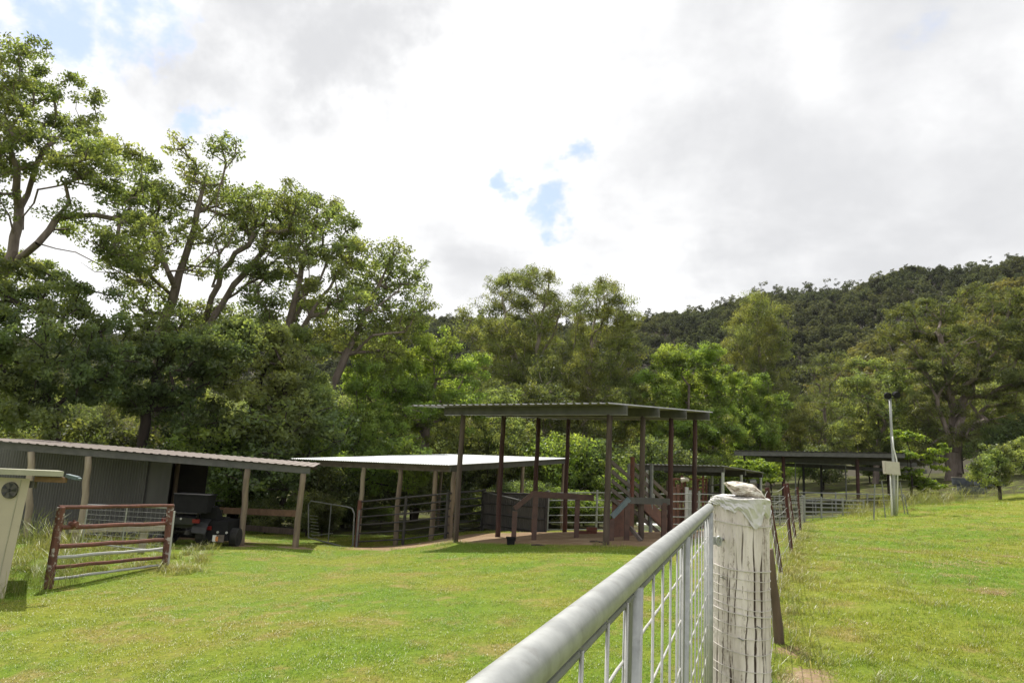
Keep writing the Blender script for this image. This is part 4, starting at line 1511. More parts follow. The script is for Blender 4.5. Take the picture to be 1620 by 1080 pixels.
def hill_forest():
    rng = np.random.default_rng(5)
    fm = [far_tree_mesh(s, L_HILL) for s in (1, 2, 3, 4)]
    fs = [far_tree_mesh(s, L_SPUR, 12, 3.6) for s in (5, 6, 7)]
    A, B = [], []
    az = rng.uniform(-.86, .86, 14000)
    dd = np.sqrt(rng.uniform(95 ** 2, 345 ** 2, 14000))
    h, near = hill_height(az, dd)
    x, y = dd * np.sin(az), dd * np.cos(az)
    keep = (h > 1.0) | (dd > 120)
    for i in np.nonzero(keep)[0]:
        (B if near[i] and dd[i] < 200 else A).append((x[i], y[i], h[i] - 2.4))
    A, B = np.array(A)[:9000], np.array(B)[:2600]
    for nm, P, pr, lb, s0 in (('hill_forest', A, fm, 'dark forest covering the hillside', .46), ('spur_forest', B, fs, 'olive forest on the nearer sunlit spur at the right', .52)):
        r = np.zeros((len(P), 3))
        r[:, 2] = rng.uniform(0, 6.28, len(P))
        s = rng.uniform(.75, 1.25, (len(P), 1)) * s0 * np.array([1.0, 1.0, 1.1])
        instancer(nm, P, r, s, pr, lb)
    # tall thin gums standing out one by one along the ridge line
    def ridge_mesh(seed):
        r_ = np.random.default_rng(seed)
        L = []
        for i in range(6):
            a_ = r_.uniform(0, 6.28)
            q = 1.5 * r_.uniform(.1, 1)
            L.append((q * math.cos(a_), q * math.sin(a_), r_.uniform(8.5, 14.5) if i else 15, 1.5, 1.5, r_.uniform(.8, 1.6)))
        cl = sample_lobes(L, 38, .6, r_, .6)
        lv = leaves(cl, 16, .75, .62, .5, .5, seed, out=.7, up=.4)
        m = MB()
        m.poly([(0, 0, -1), (.1, 0, 6), (0, .1, 13)], [.24, .19, .07], 5)
        for c in cl[:12]:
            m.tube((0.05, 0, r_.uniform(5.5, 9.5)), c, .08, .03, 4)
        o = len(m.v)
        n_ = len(lv) // 4
        faces = list(m.f) + [(o + 4 * i, o + 4 * i + 1, o + 4 * i + 2, o + 4 * i + 3) for i in range(n_)]
        me = bpy.data.meshes.new('ridge_tree')
        me.from_pydata(list(m.v) + [tuple(q) for q in lv], [], faces)
        me.materials.append(M['bark_dark'])
        me.materials.append(L_HILL)
        mi = np.zeros(len(faces), np.int32)
        mi[len(m.f):] = 1
        me.polygons.foreach_set('material_index', mi)
        return me
    rm = [ridge_mesh(s) for s in (31, 32, 33, 34, 35, 36)]
    for i in range(210):
        a = -.62 + 1.30 * (i + rng.uniform(-.9, .9)) / 210
        d = 330 + rng.uniform(-14, 5)
        px_, py_, pz_, nr = hill_xyz(a, d)
        s = rng.uniform(.72, 1.12)
        o = bpy.data.objects.new('ridge_tree', rm[int(rng.integers(0, 6))])
        C.objects.link(o)
        o.location = (px_, py_, pz_ - .3)
        o.rotation_euler = (0, 0, rng.uniform(0, 6.28))
        w_ = rng.uniform(.8, 1.25)
        o.scale = (s * w_, s * w_, s)
        tag(o, 'small thin dark gum in the row along the ridge line', 'tree', 'trees along the ridge line')


hill_forest()
# ------------------------------------------------------------------ under and around the tall shelter
def shelter_contents():
    # handrail frames of channel steel
    def handrail(name, label, pts, legs, mats, w=.13):
        th = thing(name, label, 'handrail', base(*legs[0]))
        P = [at(*q) for q in pts]
        for i, (a, b) in enumerate(zip(P[:-1], P[1:])):
            e = (b - a) / np.linalg.norm(b - a) * .05
            baro('rail' if i else 'sloping_rail', a - e * (i > 0) * 0, b + e, .075, w * (1.15 if i else .85), mats[1 if i else 0], th)
        for (px, py, Yq), ty in zip(legs, ([q[1] for q in pts][:1] + [pts[1][1]] * (len(legs) - 1))):
            b = base(px, py, Yq)
            t = at(px, ty + 4, Yq)
            baro('post', up(b, -.15), (b[0], b[1], t[2]), .12, .08, mats[2], th, up=(0, 1, 0))
        return th
    handrail('handrail', 'rust brown steel handrail with a sloping left end under the shelter', [(814, 804, 17.3), (842, 781, 17.4), (936, 787, 17.9)],
             [(813, 842, 17.3), (845, 843, 17.4), (912, 840, 17.8)], (M['rail_steel'], M['rail_steel'], M['rail_steel']))
    th = handrail('handrail', 'dark steel handrail with a blue grey sloping end at the loading ramp', [(968, 817, 16.4), (993, 791, 16.5), (1056, 793, 17.2)],
                  [(967, 850, 16.4), (991, 858, 16.5), (1050, 846, 17.1)], (M['rail_blue'], M['dark_sheet'], M['rail_steel']))
    baro('brace', at(997, 834, 16.55), at(1015, 856, 16.1), .05, .09, M['board'], th)
    # loading ramp of sloping boards
    th = thing('loading_ramp', 'timber sided cattle loading ramp sloping down inside the shelter', 'ramp', base(1010, 845, 19.0))
    for k in range(5):
        baro('side_board', at(968, 731 + 14.5 * k, 17.6), at(1001, 759 + 14 * k, 18.6), .03, .10, M['board'], th)
    for k in range(6):
        baro('side_board', at(1003, 733 + 15 * k, 19.4), at(1060, 785 + 14.5 * k, 21.0), .03, .11, M['board'], th)
    for px, t, Yq, mt, r_ in ((998, 722, 18.5, 'rust', .06), (993, 733, 19.0, 'galv_dull', .05), (1029, 733, 20.0, 'galv_dull', .055), (1056, 760, 21, 'dark_post', .06)):
        b = base(px, 850, Yq)
        tubeo('post', up(b, -.15), (b[0], b[1], at(px, t, Yq)[2]), r_, M[mt], th, 8)
    a, b = base(967, 846, 17.7), base(1000, 848, 18.4)
    m = MB()
    d = np.array([.06, .1, 0])
    za = at(967, 790, 17.7)[2]
    m.hexa([up(a, -.1), up(b, -.1), up(b + d, -.1), up(a + d, -.1)], [(a[0], a[1], za), (b[0], b[1], za - .05), (b[0] + d[0], b[1] + d[1], za - .05), (a[0] + d[0], a[1] + d[1], za)])
    m.build('end_plate', M['ramp_red'], th)
    m = MB()
    c0, c1 = base(1003, 845, 19.0), base(1055, 843, 20.6)
    e_ = np.array([.5, .8, 0])
    m.hexa([up(c0, .86), up(c1, -.02), up(c1, -.02) + e_, up(c0, .86) + e_], [up(c0, .93), up(c1, .05), up(c1, .05) + e_, up(c0, .93) + e_])
    m.build('ramp_floor', M['ramp_red'], th)
    # dark ribbed panel
    th = thing('ribbed_panel', 'dark curved sheet panel with four pipes across it behind the shelter posts', 'panel', base(815, 840, 22.5))
    A = [at(765 + (865 - 765) * t, 777 + 2 * t, 22.8 - 1.1 * math.sin(t * 1.9) * t) for t in np.linspace(0, 1, 9)]
    Bs = [np.array([q[0], q[1], at(765, 836 + 5 * t, 22.6)[2]]) for q, t in zip(A, np.linspace(0, 1, 9))]
    m = MB()
    for i in range(8):
        m.sheet(Bs[i], A[i] - Bs[i], Bs[i + 1] - Bs[i], 'corr', .076, .008, .005)
    m.build('sheet', M['dark_sheet'], th)
    for fr in (.12, .40, .68, .97):
        m = MB()
        m.poly([b + (a - b) * fr + np.array([0, -.05, 0]) for a, b in zip(A, Bs)], .028, 6)
        m.build('pipe', M['black_pipe'], th)
    tubeo('diagonal_pipe', A[0] + np.array([0, -.1, 0]), Bs[5] + (A[5] - Bs[5]) * .8 + np.array([0, -.1, 0]), .022, M['galv_dull'], th, 6)
    for a, b in ((A[0], Bs[0]), (A[-1], Bs[-1])):
        tubeo('post', up(b, -.2), up(a, .05), .05, M['black_pipe'], th, 8)
    # bucket and bricks on the pad
    b = base(808.5, 847, 16.6)
    th = thing('bucket', 'black square tub on the dirt at the foot of the rust brown handrail', 'bucket', b)
    m = MB()
    s = .085
    m.hexa([b + (-s, -s, 0), b + (s, -s, 0), b + (s, s, 0), b + (-s, s, 0)], [b + (-s * 1.2, -s * 1.2, .15), b + (s * 1.2, -s * 1.2, .15), b + (s * 1.2, s * 1.2, .15), b + (-s * 1.2, s * 1.2, .15)])
    m.build('tub', M['black'], th)
    m = MB()
    for q in ((-1, -1, 1, -1), (1, -1, 1, 1), (1, 1, -1, 1), (-1, 1, -1, -1)):
        m.bar(b + (q[0] * s * 1.2, q[1] * s * 1.2, .155), b + (q[2] * s * 1.2, q[3] * s * 1.2, .155), .03, .022)
    m.build('rim', M['black'], th)
    for px, py, dz, rz, lb in ((922, 841, 0, .2, 'red brick lying flat on the dirt, left of the small pile'), (936, 842, 0, -.3, 'red brick on the dirt under the top brick of the pile'), (938, 838, .085, .5, 'red brick on top of the small pile by the silver fence')):
        b = base(px, py, 19.4) if not dz else up(base(936, 842, 19.4), dz)
        ax = ((math.cos(rz), math.sin(rz), 0), (-math.sin(rz), math.cos(rz), 0), (0, 0, 1))
        o = one(lambda mm: mm.box(up(b, .04), .14, .06, .04, ax), 'brick', M['brick'])
        tag(o, lb, 'brick', 'loose bricks on the pad')
    for px, py, lb in ((852, 853, 'short dark stick on the dirt pad, left'), (944, 854, 'short dark stick on the dirt pad, right')):
        p = base(px, py, 15.9)
        o = one(lambda mm: mm.poly([up(p, .02) + (-.16, .02, 0), up(p, .035), up(p, .02) + (.17, -.03, 0)], [.016, .02, .012], 6), 'stick', M['dark_post'])
        tag(o, lb, 'stick', 'sticks on the dirt pad')


shelter_contents()


def cattle_crush():
    th = thing('cattle_crush', 'rusty cattle crush with upright cylinders under the low dark roof', 'cattle crush', base(1075, 830, 27.5))
    for x in (1060, 1078, 1098, 1112):
        b = base(x, 830, 27.4)
        baro('upright', up(b, -.05), (b[0], b[1], at(x, 752, 27.4)[2]), .08, .08, M['rust'], th, up=(0, 1, 0))
        b = base(x + 5, 830, 28.6)
        baro('upright', up(b, -.05), (b[0], b[1], at(x, 756, 28.6)[2]), .08, .08, M['rust'], th, up=(0, 1, 0))
    for y in (757, 772, 790, 806, 820):
        baro('cross_bar', at(1058, y, 27.35), at(1114, y + 1, 27.35), .05, .07, M['rust'], th)
    for x, y0, mt in ((1086, 770, 'pale_steel'), (1091, 775, 'galv'), (1072, 766, 'ramp_red'), (1066, 770, 'ramp_red')):
        b = base(x, 825, 27.1)
        tubeo('cylinder', up(b, .1), (b[0], b[1], at(x, y0, 27.1)[2]), .075, M[mt], th, 10)
    c = at(1084, 759, 27.1)
    one(lambda mm: (mm.tube(c + (-.16, 0, -.02), c + (.0, 0, .03), .10, .08, 10), mm.tube(c + (.0, 0, .03), c + (.14, 0, .0), .09, .06, 10)), 'control_head', M['box_cream'], th)
    for k in range(4):
        baro('side_bar', at(1100, 768 + 13 * k, 29.0), at(1142, 766 + 13 * k, 29.0), .05, .06, M['dark_sheet'], th)
    for x in (1122, 1140):
        b = base(x, 830, 29)
        baro('upright', up(b, -.05), (b[0], b[1], at(x, 756, 29)[2]), .08, .08, M['dark_sheet'], th, up=(0, 1, 0))
    p = base(1035, 840, 23.6)
    o = thing('white_tray', 'flat white tray lying beyond the dark handrail', 'tray', p)
    one(lambda mm: (mm.box(up(p, .22), .55, .3, .03), mm.box(up(p, .1), .4, .2, .1)), 'tray', M['white_paint'], o)
    c = at(1190, 762, 30.5)
    th = thing('float_tank', 'small grey round tank on a stand behind the white post', 'tank', base(1190, 800, 30.5))
    one(lambda mm: mm.tube(c + (-.14, 0, -.02), c + (.14, 0, 0), .14, .14, 12), 'drum', M['galv_dull'], th)
    b = base(1192, 810, 30.5)
    tubeo('stand', up(b, -.1), (b[0], b[1], c[2] - .1), .04, M['galv_dull'], th, 6)


cattle_crush()


# ------------------------------------------------------------------ rusty panel, mesh gate and timber near the brown shed
def left_panels():
    Yl, Yr = 11.2, 13.6
    bl, br = base(76, 930, Yl), base(262, 897, Yr)
    th = thing('rusty_panel', 'rusty red stock panel with two posts in long grass by the cream building', 'fence panel', bl)
    tl, tr = at(97, 802, Yl), at(270, 798, Yr)
    m = MB()
    m.poly([up(bl, -.2), bl + (tl - bl) * .5, tl], [.068, .062, .06], 10, jit=.04)
    m.build('post', M['rust_white'], th)
    m = MB()
    m.poly([up(br, -.2), br + (tr - br) * .5, tr], [.075, .07, .066], 10, jit=.04)
    m.build('post', M['rust_white'], th)
    # pale pipe beside the right post
    tubeo('pale_pipe', at(266, 895, Yr - .12), at(276, 808, Yr - .12), .018, M['pale_steel'], th, 8)
    for (x0, y0), (x1, y1), mt, r_ in (((93, 802.5), (274, 799.5), 'rust', .030), ((96, 834), (266, 827), 'rust', .036), ((92, 864), (262, 853.5), 'rust', .036), ((90, 881.5), (259, 867.5), 'pale_steel', .026),
                                  ((87, 897), (257, 881), 'rust', .03), ((85, 916), (257, 893), 'pale_steel', .022)):
        a, b = at(x0, y0, Yl), at(x1, y1, Yr)
        m = MB()
        k = 7
        m.poly([a + (b - a) * i / k + np.array([0, 0, random.uniform(-.008, .008)]) for i in range(k + 1)], r_, 8)
        m.build('rail', M[mt], th, 'pale pipe rail' if mt == 'pale_steel' else None)
    c = at(116.5, 829, Yl + .2)
    one(lambda mm: (mm.tube(c + (-.06, 0, -.01), c + (.06, 0, 0), .055, .05, 10), mm.tube(c, c + (0, 0, .07), .02, .02, 6)), 'latch', M['rust'], th)
    # galvanised mesh gate behind it
    Yg0, Yg1 = 14.4, 15.2
    a, b = at(139, 798, Yg0), at(268, 803, Yg1)
    bz0, bz1 = at(126, 858, Yg0)[2], at(262, 872, Yg1)[2]
    th = thing('mesh_gate', 'galvanised wire mesh gate leaning behind the rusty panel', 'gate', base(139, 880, Yg0))
    bb, ba = np.array([b[0], b[1], bz1]), np.array([a[0], a[1], bz0])
    for q, w in ((a, b), (b, bb), (bb, ba), (ba, a), (a + (b - a) * .47, ba + (bb - ba) * .47)):
        tubeo('frame_pipe', q, w, .017, M['galv'], th, 6)
    for i in range(1, 18):
        t = i / 18
        tubeo('mesh_wire', a + (b - a) * t, ba + (bb - ba) * t, .0028, M['galv_dull'], th, 4)
    for i in range(1, 8):
        t = (i / 8)
        tubeo('mesh_wire', a + (ba - a) * t, b + (bb - b) * t, .0028, M['galv_dull'], th, 4)
    # pale timber rail on uprights
    th = thing('timber_rail', 'pale squared timber rail on short uprights behind the rusty panel', 'rail', base(225, 870, 15.4))
    baro('rail', at(110, 838, 15.6), at(263, 835, 15.6), .05, .11, M['board_pale'], th)
    for x in (118, 226):
        p = base(x - 2, 870, 15.65)
        baro('upright', up(p, -.1), (p[0], p[1], at(x, 828, 15.65)[2]), .14, .05, M['board_pale'], th, up=(0, 1, 0))
    baro('lower_rail', at(135, 872, 15.8), at(200, 867, 15.8), .05, .09, M['board_pale'], th)
    # small open gate between shed and pipe fence
    th = thing('pipe_gate', 'small silver pipe gate standing open between the shed and the pipe fence', 'gate', base(560, 868, 20.8))
    p = base(559, 868, 20.9)
    m = MB()
    m.poly([at(488, 850, 22.0), at(552, 866.5, 20.95), at(558, 862, 20.9), at(560.5, 812, 20.9), at(557, 804, 20.95), at(550, 801.5, 21.0), at(492, 792, 22.0), at(488, 797, 22.05), at(488, 850, 22.0)], .022, 8)
    m.build('frame', M['galv_dull'], th)
    tubeo('stay', at(524, 797.5, 21.45), at(519, 858, 21.5), .017, M['galv_dull'], th, 6)
    tubeo('cross_rail', at(494, 847, 22.0), at(526, 843, 21.4), .016, M['galv_dull'], th, 6)
    tubeo('hinge_post', up(p, -.15) + (.07, .05, 0), (p[0] + .07, p[1] + .05, at(560, 806, 20.9)[2]), .035, M['galv_dull'], th, 8)
    for k in range(7):
        tubeo('rung', at(491 + k * .2, 815 + k * 5, 22.2), at(502 + k * .5, 816 + k * 5.2, 22.8), .010, M['wire'], th, 5)


left_panels()


# ------------------------------------------------------------------ machine parked in the shed
def quad_bike():
    Yq = 17.6
    o = base(292, 880, Yq)
    th = thing('quad_bike', 'dark quad bike with red tail lights parked under the brown roof', 'quad bike', o)
    P = lambda x, y, z: o + np.array([x, y, z])

    def wheel(x, y, r_=.30, w=.24):
        c = P(x, y, r_)
        m = MB()
        prof = [(-w / 2, r_ * .62), (-w / 2, r_ * .9), (-w * .36, r_), (w * .36, r_), (w / 2, r_ * .9), (w / 2, r_ * .62)]
        n = 20
        V, Fc = [], []
        for k in range(n):
            a = 2 * PI * k / n
            for (dx, rr) in prof:
                rr2 = rr * (1.04 if (k % 2 and rr >= r_ * .99) else 1)
                V.append(c + np.array([dx, math.cos(a) * rr2, math.sin(a) * rr2]))
        L = len(prof)
        for k in range(n):
            for i in range(L - 1):
                a, b = k * L + i, ((k + 1) % n) * L + i
                Fc.append((a, a + 1, b + 1, b))
        m.add(V, Fc)
        t = m.build('wheel', M['rubber'], th)
        one(lambda mm: (mm.tube(c + (-w * .3, 0, 0), c + (w * .3, 0, 0), r_ * .62, r_ * .62, 14), mm.tube(c + (-w * .4, 0, 0), c + (w * .4, 0, 0), .06, .06, 8)), 'rim', M['body_grey'], t)
    for x in (-.42, .42):
        wheel(x, 0)
        wheel(x * .95, 1.25, .29, .2)
    # mudguards and body
    def fender(mm):
        for sx in (-1, 1):
            pts = []
            for k in range(8):
                a = PI * (.02 + .86 * k / 7)
                pts.append((math.cos(a) * -.38, .33 + math.sin(a) * .36))
            V = []
            for y, z in pts:
                V += [P(sx * .24, y, z), P(sx * .60, y, z - .03)]
            V += [q + np.array([0, 0, -.02]) for q in V]
            n = len(pts)
            Fc = [(2 * i, 2 * i + 1, 2 * i + 3, 2 * i + 2) for i in range(n - 1)] + [(2 * n + 2 * i, 2 * n + 2 * i + 2, 2 * n + 2 * i + 3, 2 * n + 2 * i + 1) for i in range(n - 1)]
            Fc += [(2 * i + 1, 2 * i, 2 * n + 2 * i, 2 * n + 2 * i + 1) for i in (0, n - 1)]
            mm.add(V, Fc)
    one(fender, 'mudguard', M['body_grey'], th)
    one(lambda mm: (mm.hexa([P(-.24, -.25, .42), P(.24, -.25, .42), P(.2, 1.5, .40), P(-.2, 1.5, .40)], [P(-.28, -.28, .72), P(.28, -.28, .72), P(.22, 1.5, .74), P(-.22, 1.5, .74)]),
                    mm.hexa([P(-.3, -.42, .52), P(.3, -.42, .52), P(.28, -.28, .5), P(-.28, -.28, .5)], [P(-.34, -.44, .68), P(.34, -.44, .68), P(.28, -.28, .72), P(-.28, -.28, .72)])), 'body', M['body_grey'], th)
    one(lambda mm: mm.hexa([P(-.15, -.05, .722), P(.15, -.05, .722), P(.12, .75, .742), P(-.12, .75, .742)], [P(-.13, .0, .84), P(.13, .0, .84), P(.1, .7, .86), P(-.1, .7, .86)]), 'seat', M['black'], th)
    def rack(mm):
        for x in np.linspace(-.36, .36, 7):
            mm.tube(P(x, -.5, .80), P(x, .0, .80), .012, .012, 6)
        for y in (-.5, -.25, 0):
            mm.tube(P(-.40, y, .80), P(.40, y, .80), .014, .014, 6)
        for x in (-.3, .3):
            mm.tube(P(x, -.2, .6), P(x, -.25, .80), .014, .014, 6)
    one(rack, 'rear_rack', M['black_pipe'], th)
    for x in (-.37, .37):
        one(lambda mm: mm.box(P(x, -.455, .62), .085, .02, .045), 'tail_light', M['red'], th)
    one(lambda mm: mm.tube(P(0, -.47, .66), P(0, -.45, .66), .025, .025, 10), 'reflector', M['pale_steel'], th)
    m = MB()
    m.poly([P(-.42, 1.0, 1.02), P(-.2, 1.08, 1.0), P(0, 1.12, .95), P(.2, 1.08, 1.0), P(.42, 1.0, 1.02)], .016, 6)
    m.tube(P(0, 1.12, .95), P(0, 1.3, .6), .03, .03, 6)
    m.build('handlebar', M['black_pipe'], th)
    one(lambda mm: (mm.tube(P(-.46, -.02, .30), P(.46, -.02, .30), .035, .035, 8), mm.bar(P(.18, -.48, .34), P(.18, .3, .36), .09, .09)), 'axle', M['black_pipe'], th)
    # black carry box sitting on the rack
    b = P(.18, -.22, .815)
    k = thing('carry_box', 'plain black box resting on the rear rack of the quad bike', 'box', b)
    one(lambda mm: mm.hexa([b + (-.40, -.22, 0), b + (.40, -.22, 0), b + (.40, .22, 0), b + (-.40, .22, 0)], [b + (-.42, -.24, .40), b + (.42, -.24, .40), b + (.42, .24, .40), b + (-.42, .24, .40)]), 'tub', M['black'], k)
    one(lambda mm: mm.box(b + np.array([0, 0, .418]), .44, .26, .016), 'lid', M['black'], k)
    # ride on mower with a plate beside it
    o2 = base(345, 878, 17.7)
    Q = lambda x, y, z: o2 + np.array([x, y, z])
    t2 = thing('ride_mower', 'black ride on machine with a red band and small plate right of the quad bike', 'mower', o2)
    one(lambda mm: (mm.hexa([Q(-.30, -.3, .16), Q(.30, -.3, .16), Q(.30, .8, .16), Q(-.30, .8, .16)], [Q(-.26, -.25, .62), Q(.26, -.25, .62), Q(.24, .8, .60), Q(-.24, .8, .60)])), 'body', M['black'], t2)
    one(lambda mm: (mm.hexa([Q(-.48, -.2, .62), Q(-.06, -.2, .62), Q(-.06, .25, .62), Q(-.48, .25, .62)], [Q(-.46, -.24, .95), Q(-.08, -.24, .95), Q(-.08, -.12, .97), Q(-.46, -.12, .97)])), 'seat', M['black'], t2)
    one(lambda mm: mm.bar(Q(-.58, -.31, .45), Q(-.12, -.31, .45), .03, .09), 'red_band', M['red'], t2)
    one(lambda mm: mm.box(Q(.13, -.345, .22), .1, .012, .085), 'plate', M['board'], t2)
    one(lambda mm: mm.box(Q(.06, -.3605, .21), .032, .003, .055), 'plate_patch', M['orange'], t2)
    one(lambda mm: mm.box(Q(.0, -.3575, .22), .045, .003, .075), 'plate_label', M['white_paint'], t2)
    for x in (-.36, .36):
        one(lambda mm: (mm.tube(Q(x - .09, .05, .22), Q(x + .09, .05, .22), .22, .22, 18), mm.tube(Q(x - .1, .05, .22), Q(x + .1, .05, .22), .1, .1, 10)), 'wheel', M['rubber'], t2)
    for x in (.04, .26):
        one(lambda mm: mm.tube(Q(x, -.28, .36), Q(x, -.31, .36), .028, .028, 8), 'lamp', M['pale_steel'], t2)


quad_bike()


# ------------------------------------------------------------------ light pole and things on the right of the field
def light_pole():
    b = base(1415, 815, 29)
    th = thing('light_pole', 'white light pole with two black lamps and a cream box on it', 'light pole', b)
    pts = [at(x, y, 29) for x, y in ((1414, 738), (1411.5, 700), (1409.5, 664), (1408, 630))]
    m = MB()
    m.poly([up(b, -.2)] + [at(1414.5, 775, 29)] + pts, [.062, .06, .058, .055, .052, .05], 10)
    m.build('pole', M['galv'], th, smooth=True)
    m = MB()
    m.poly([up(base(1419, 815, 29.05), -.1), at(1420, 740, 29), at(1418, 725, 28.93), at(1413.5, 708, 28.93), at(1412, 690, 28.93)], .03, 8)
    m.build('conduit', M['white_paint'], th, smooth=True)
    m = MB()
    m.poly([up(base(1411, 815, 28.9), -.1), at(1410.5, 790, 28.88), at(1409, 765, 28.86), at(1409, 750, 28.85)], [.05, .032, .03, .03], 8)
    m.build('conduit', M['white_paint'], th, smooth=True)
    c = at(1410, 740, 28.78)
    bx = one(lambda mm: mm.hexa([c + (-.30, -.09, -.25), c + (.33, -.09, -.28), c + (.33, .09, -.28), c + (-.30, .09, -.25)], [c + (-.33, -.09, .28), c + (.30, -.09, .26), c + (.30, .09, .26), c + (-.33, .09, .28)]), 'meter_box', M['box_cream'], th)
    one(lambda mm: (mm.box(c + np.array([-.01, -.098, 0]), .28, .006, .23), mm.box(c + np.array([.0, -.108, -.25]), .03, .008, .03)), 'lid', M['box_cream'], bx)
    t = pts[-1]
    baro('lamp_arm', up(t, .02) + (-.22, 0, 0), up(t, .02) + (.22, 0, 0), .05, .04, M['black_pipe'], th)
    for s, dz in ((-1, .10), (1, .16)):
        q = t + np.array([s * .17, -.08, dz])
        m = MB()
        m.poly([q + (0, .12, .05), q + (0, 0, .02), q + (s * .03, -.14, -.03)], [.07, .13, .15], 10)
        lm = m.build('lamp_head', M['black'], th)
        one(lambda mm: mm.tube(q + (s * .03, -.142, -.03), q + (s * .032, -.156, -.034), .13, .13, 10), 'lens', M['black'], lm)
    for i, (x0, y0, x1, y1, Yq, lb) in enumerate(((1382, 824, 1384, 765, 27.4, 'grey stake standing left of the light pole, nearest the yard rails'), (1401, 815, 1395, 760, 28.4, 'thin grey stake leaning left beside the light pole'),
                                             (1432, 812, 1424, 762, 29.5, 'grey stake right of the light pole, leaning left'), (1437, 812, 1431, 784, 29.2, 'short grey stake at the right of the light pole'), (1420, 808, 1421, 762, 30.4, 'grey stake standing close behind the light pole'))):
        p, q = base(x1, y0, Yq), at(x1, y0 - (y0 - y1), Yq)
        p = base(x0, y0, Yq)
        o = tubeo('stake', up(p, -.15), q, .022 if i else .03, M['galv_dull'], None, 6)
        tag(o, lb, 'stake', 'stakes round the light pole')


light_pole()


def troughs():
    for x, y, Yq, r_, h_, lb in ((1538, 784, 41, .75, .42, 'round blue grey water trough behind the orchard tree, nearest one'), (1566, 778, 45, .85, .45, 'round blue grey trough further right behind the orchard tree'), (1523, 777, 47, .6, .5, 'round trough with a pale lid at the left of the troughs')):
        p = base(x, y, Yq)
        p[2] = at(x, y, Yq)[2]
        p[2] = g1(p[0], p[1])
        th = thing('water_trough', lb, 'trough', p, 'troughs by the orchard trees')
        m = MB()
        n = 24
        prof = [(r_ * .96, 0), (r_, h_ * .3), (r_ * .98, h_ * .34), (r_, h_ * .38), (r_, h_ * .66), (r_ * .98, h_ * .7), (r_, h_ * .74), (r_, h_), (r_ * .93, h_), (r_ * .9, h_ * .5), (0.01, h_ * .5)]
        V, Fc = [], []
        for k in range(n):
            a = 2 * PI * k / n
            V += [p + np.array([rr * math.cos(a), rr * math.sin(a), z]) for rr, z in prof]
        L = len(prof)
        for k in range(n):
            for i in range(L - 1):
                a_, b_ = k * L + i, ((k + 1) % n) * L + i
                Fc.append((a_, b_, b_ + 1, a_ + 1))
        m.add(V, Fc)
        m.build('tub', M['trough'], th)
        if 'lid' in lb:
            one(lambda mm: mm.tube(up(p, h_ + .01), up(p, h_ + .05), r_ * 1.04, r_ * 1.04, 20), 'lid', M['board_pale'], th)


troughs()


# ------------------------------------------------------------------ steel pickets and the wire fence
def wire_fence():
    rows = [((1240, 905), (1213, 771), 10.4, 'first maroon steel picket behind the white post, tallest in view'), ((1254, 874), (1241, 765), 13.0, 'second maroon steel picket back from the white post'),
            ((1261, 850), (1245, 764), 16.5, 'third maroon steel picket back, leaning close behind the second'), ((1267, 838), (1261, 770), 20.6, 'fourth and farthest maroon steel picket by the silver panels')]
    line = []
    for (bx, by), (tx, ty), Yq, lb in rows:
        b, t = base(bx, by, Yq), at(tx, ty, Yq)
        d = (t - b) / np.linalg.norm(t - b)
        x = np.cross(d, [0, 1, 0])
        x /= np.linalg.norm(x)
        y = np.cross(d, x)
        m = MB()
        ring = []
        for k in range(3):                       # Y section star picket
            a = 2 * PI * k / 3 + .5
            e = x * math.cos(a) + y * math.sin(a)
            f = np.cross(d, e)
            p0 = up(b, -.3)
            m.hexa([p0 - f * .006, p0 + f * .006, p0 + e * .036 + f * .006, p0 + e * .036 - f * .006], [t - f * .006, t + f * .006, t + e * .036 + f * .006, t + e * .036 - f * .006])
        o = m.build('steel_picket', M['picket'])
        tag(o, lb, 'fence picket', 'steel pickets of the wire fence')
        line.append((b, t))
    pb = np.array([1.20, 3.42, 0.0])
    line = [(pb, pb + np.array([0, 0, 1.44]))] + line
    e = base(1271, 826, 30.4)
    line.append((e, up(e, 1.25)))
    th = thing('wire_netting', 'sagging wire fence strung between the white post and the steel pickets', 'wire fence', pb)
    for fr in (.06, .2, .34, .5, .66, .82, .96):
        pts = []
        for i in range(len(line) - 1):
            a = line[i][0] + (line[i][1] - line[i][0]) * fr
            b = line[i + 1][0] + (line[i + 1][1] - line[i + 1][0]) * fr
            for k in range(6):
                t = k / 6
                pts.append(a + (b - a) * t - np.array([0, 0, .05 * 4 * t * (1 - t)]) + RNG.normal(size=3) * .006)
        pts.append(line[-1][0] + (line[-1][1] - line[-1][0]) * fr)
        m = MB()
        m.poly(pts, .0028 if fr < .9 else .0034, 5)
        m.build('strand', M['wire'], th)
    for i in range(len(line) - 1):
        n = int(np.linalg.norm(line[i + 1][0] - line[i][0]) / (.3 if i < 2 else .45))
        for k in range(1, n):
            t = k / n
            sag = np.array([0, 0, .05 * 4 * t * (1 - t)])
            a = line[i][0] + (line[i + 1][0] - line[i][0]) * t
            b = line[i][1] + (line[i + 1][1] - line[i][1]) * t
            q = [a + (b - a) * f_ - sag + RNG.normal(size=3) * .008 for f_ in (.06, .2, .34, .5, .66, .82)]
            m = MB()
            m.poly(q, .0022, 4)
            m.build('picket_wire', M['wire'], th)


wire_fence()


# ------------------------------------------------------------------ the white post with its cap, wires and rock
PC = at(1172, 800, 3.42)
PTOP = at(1172, 789, 3.42)[2]
PX, PY = PC[0], PC[1]


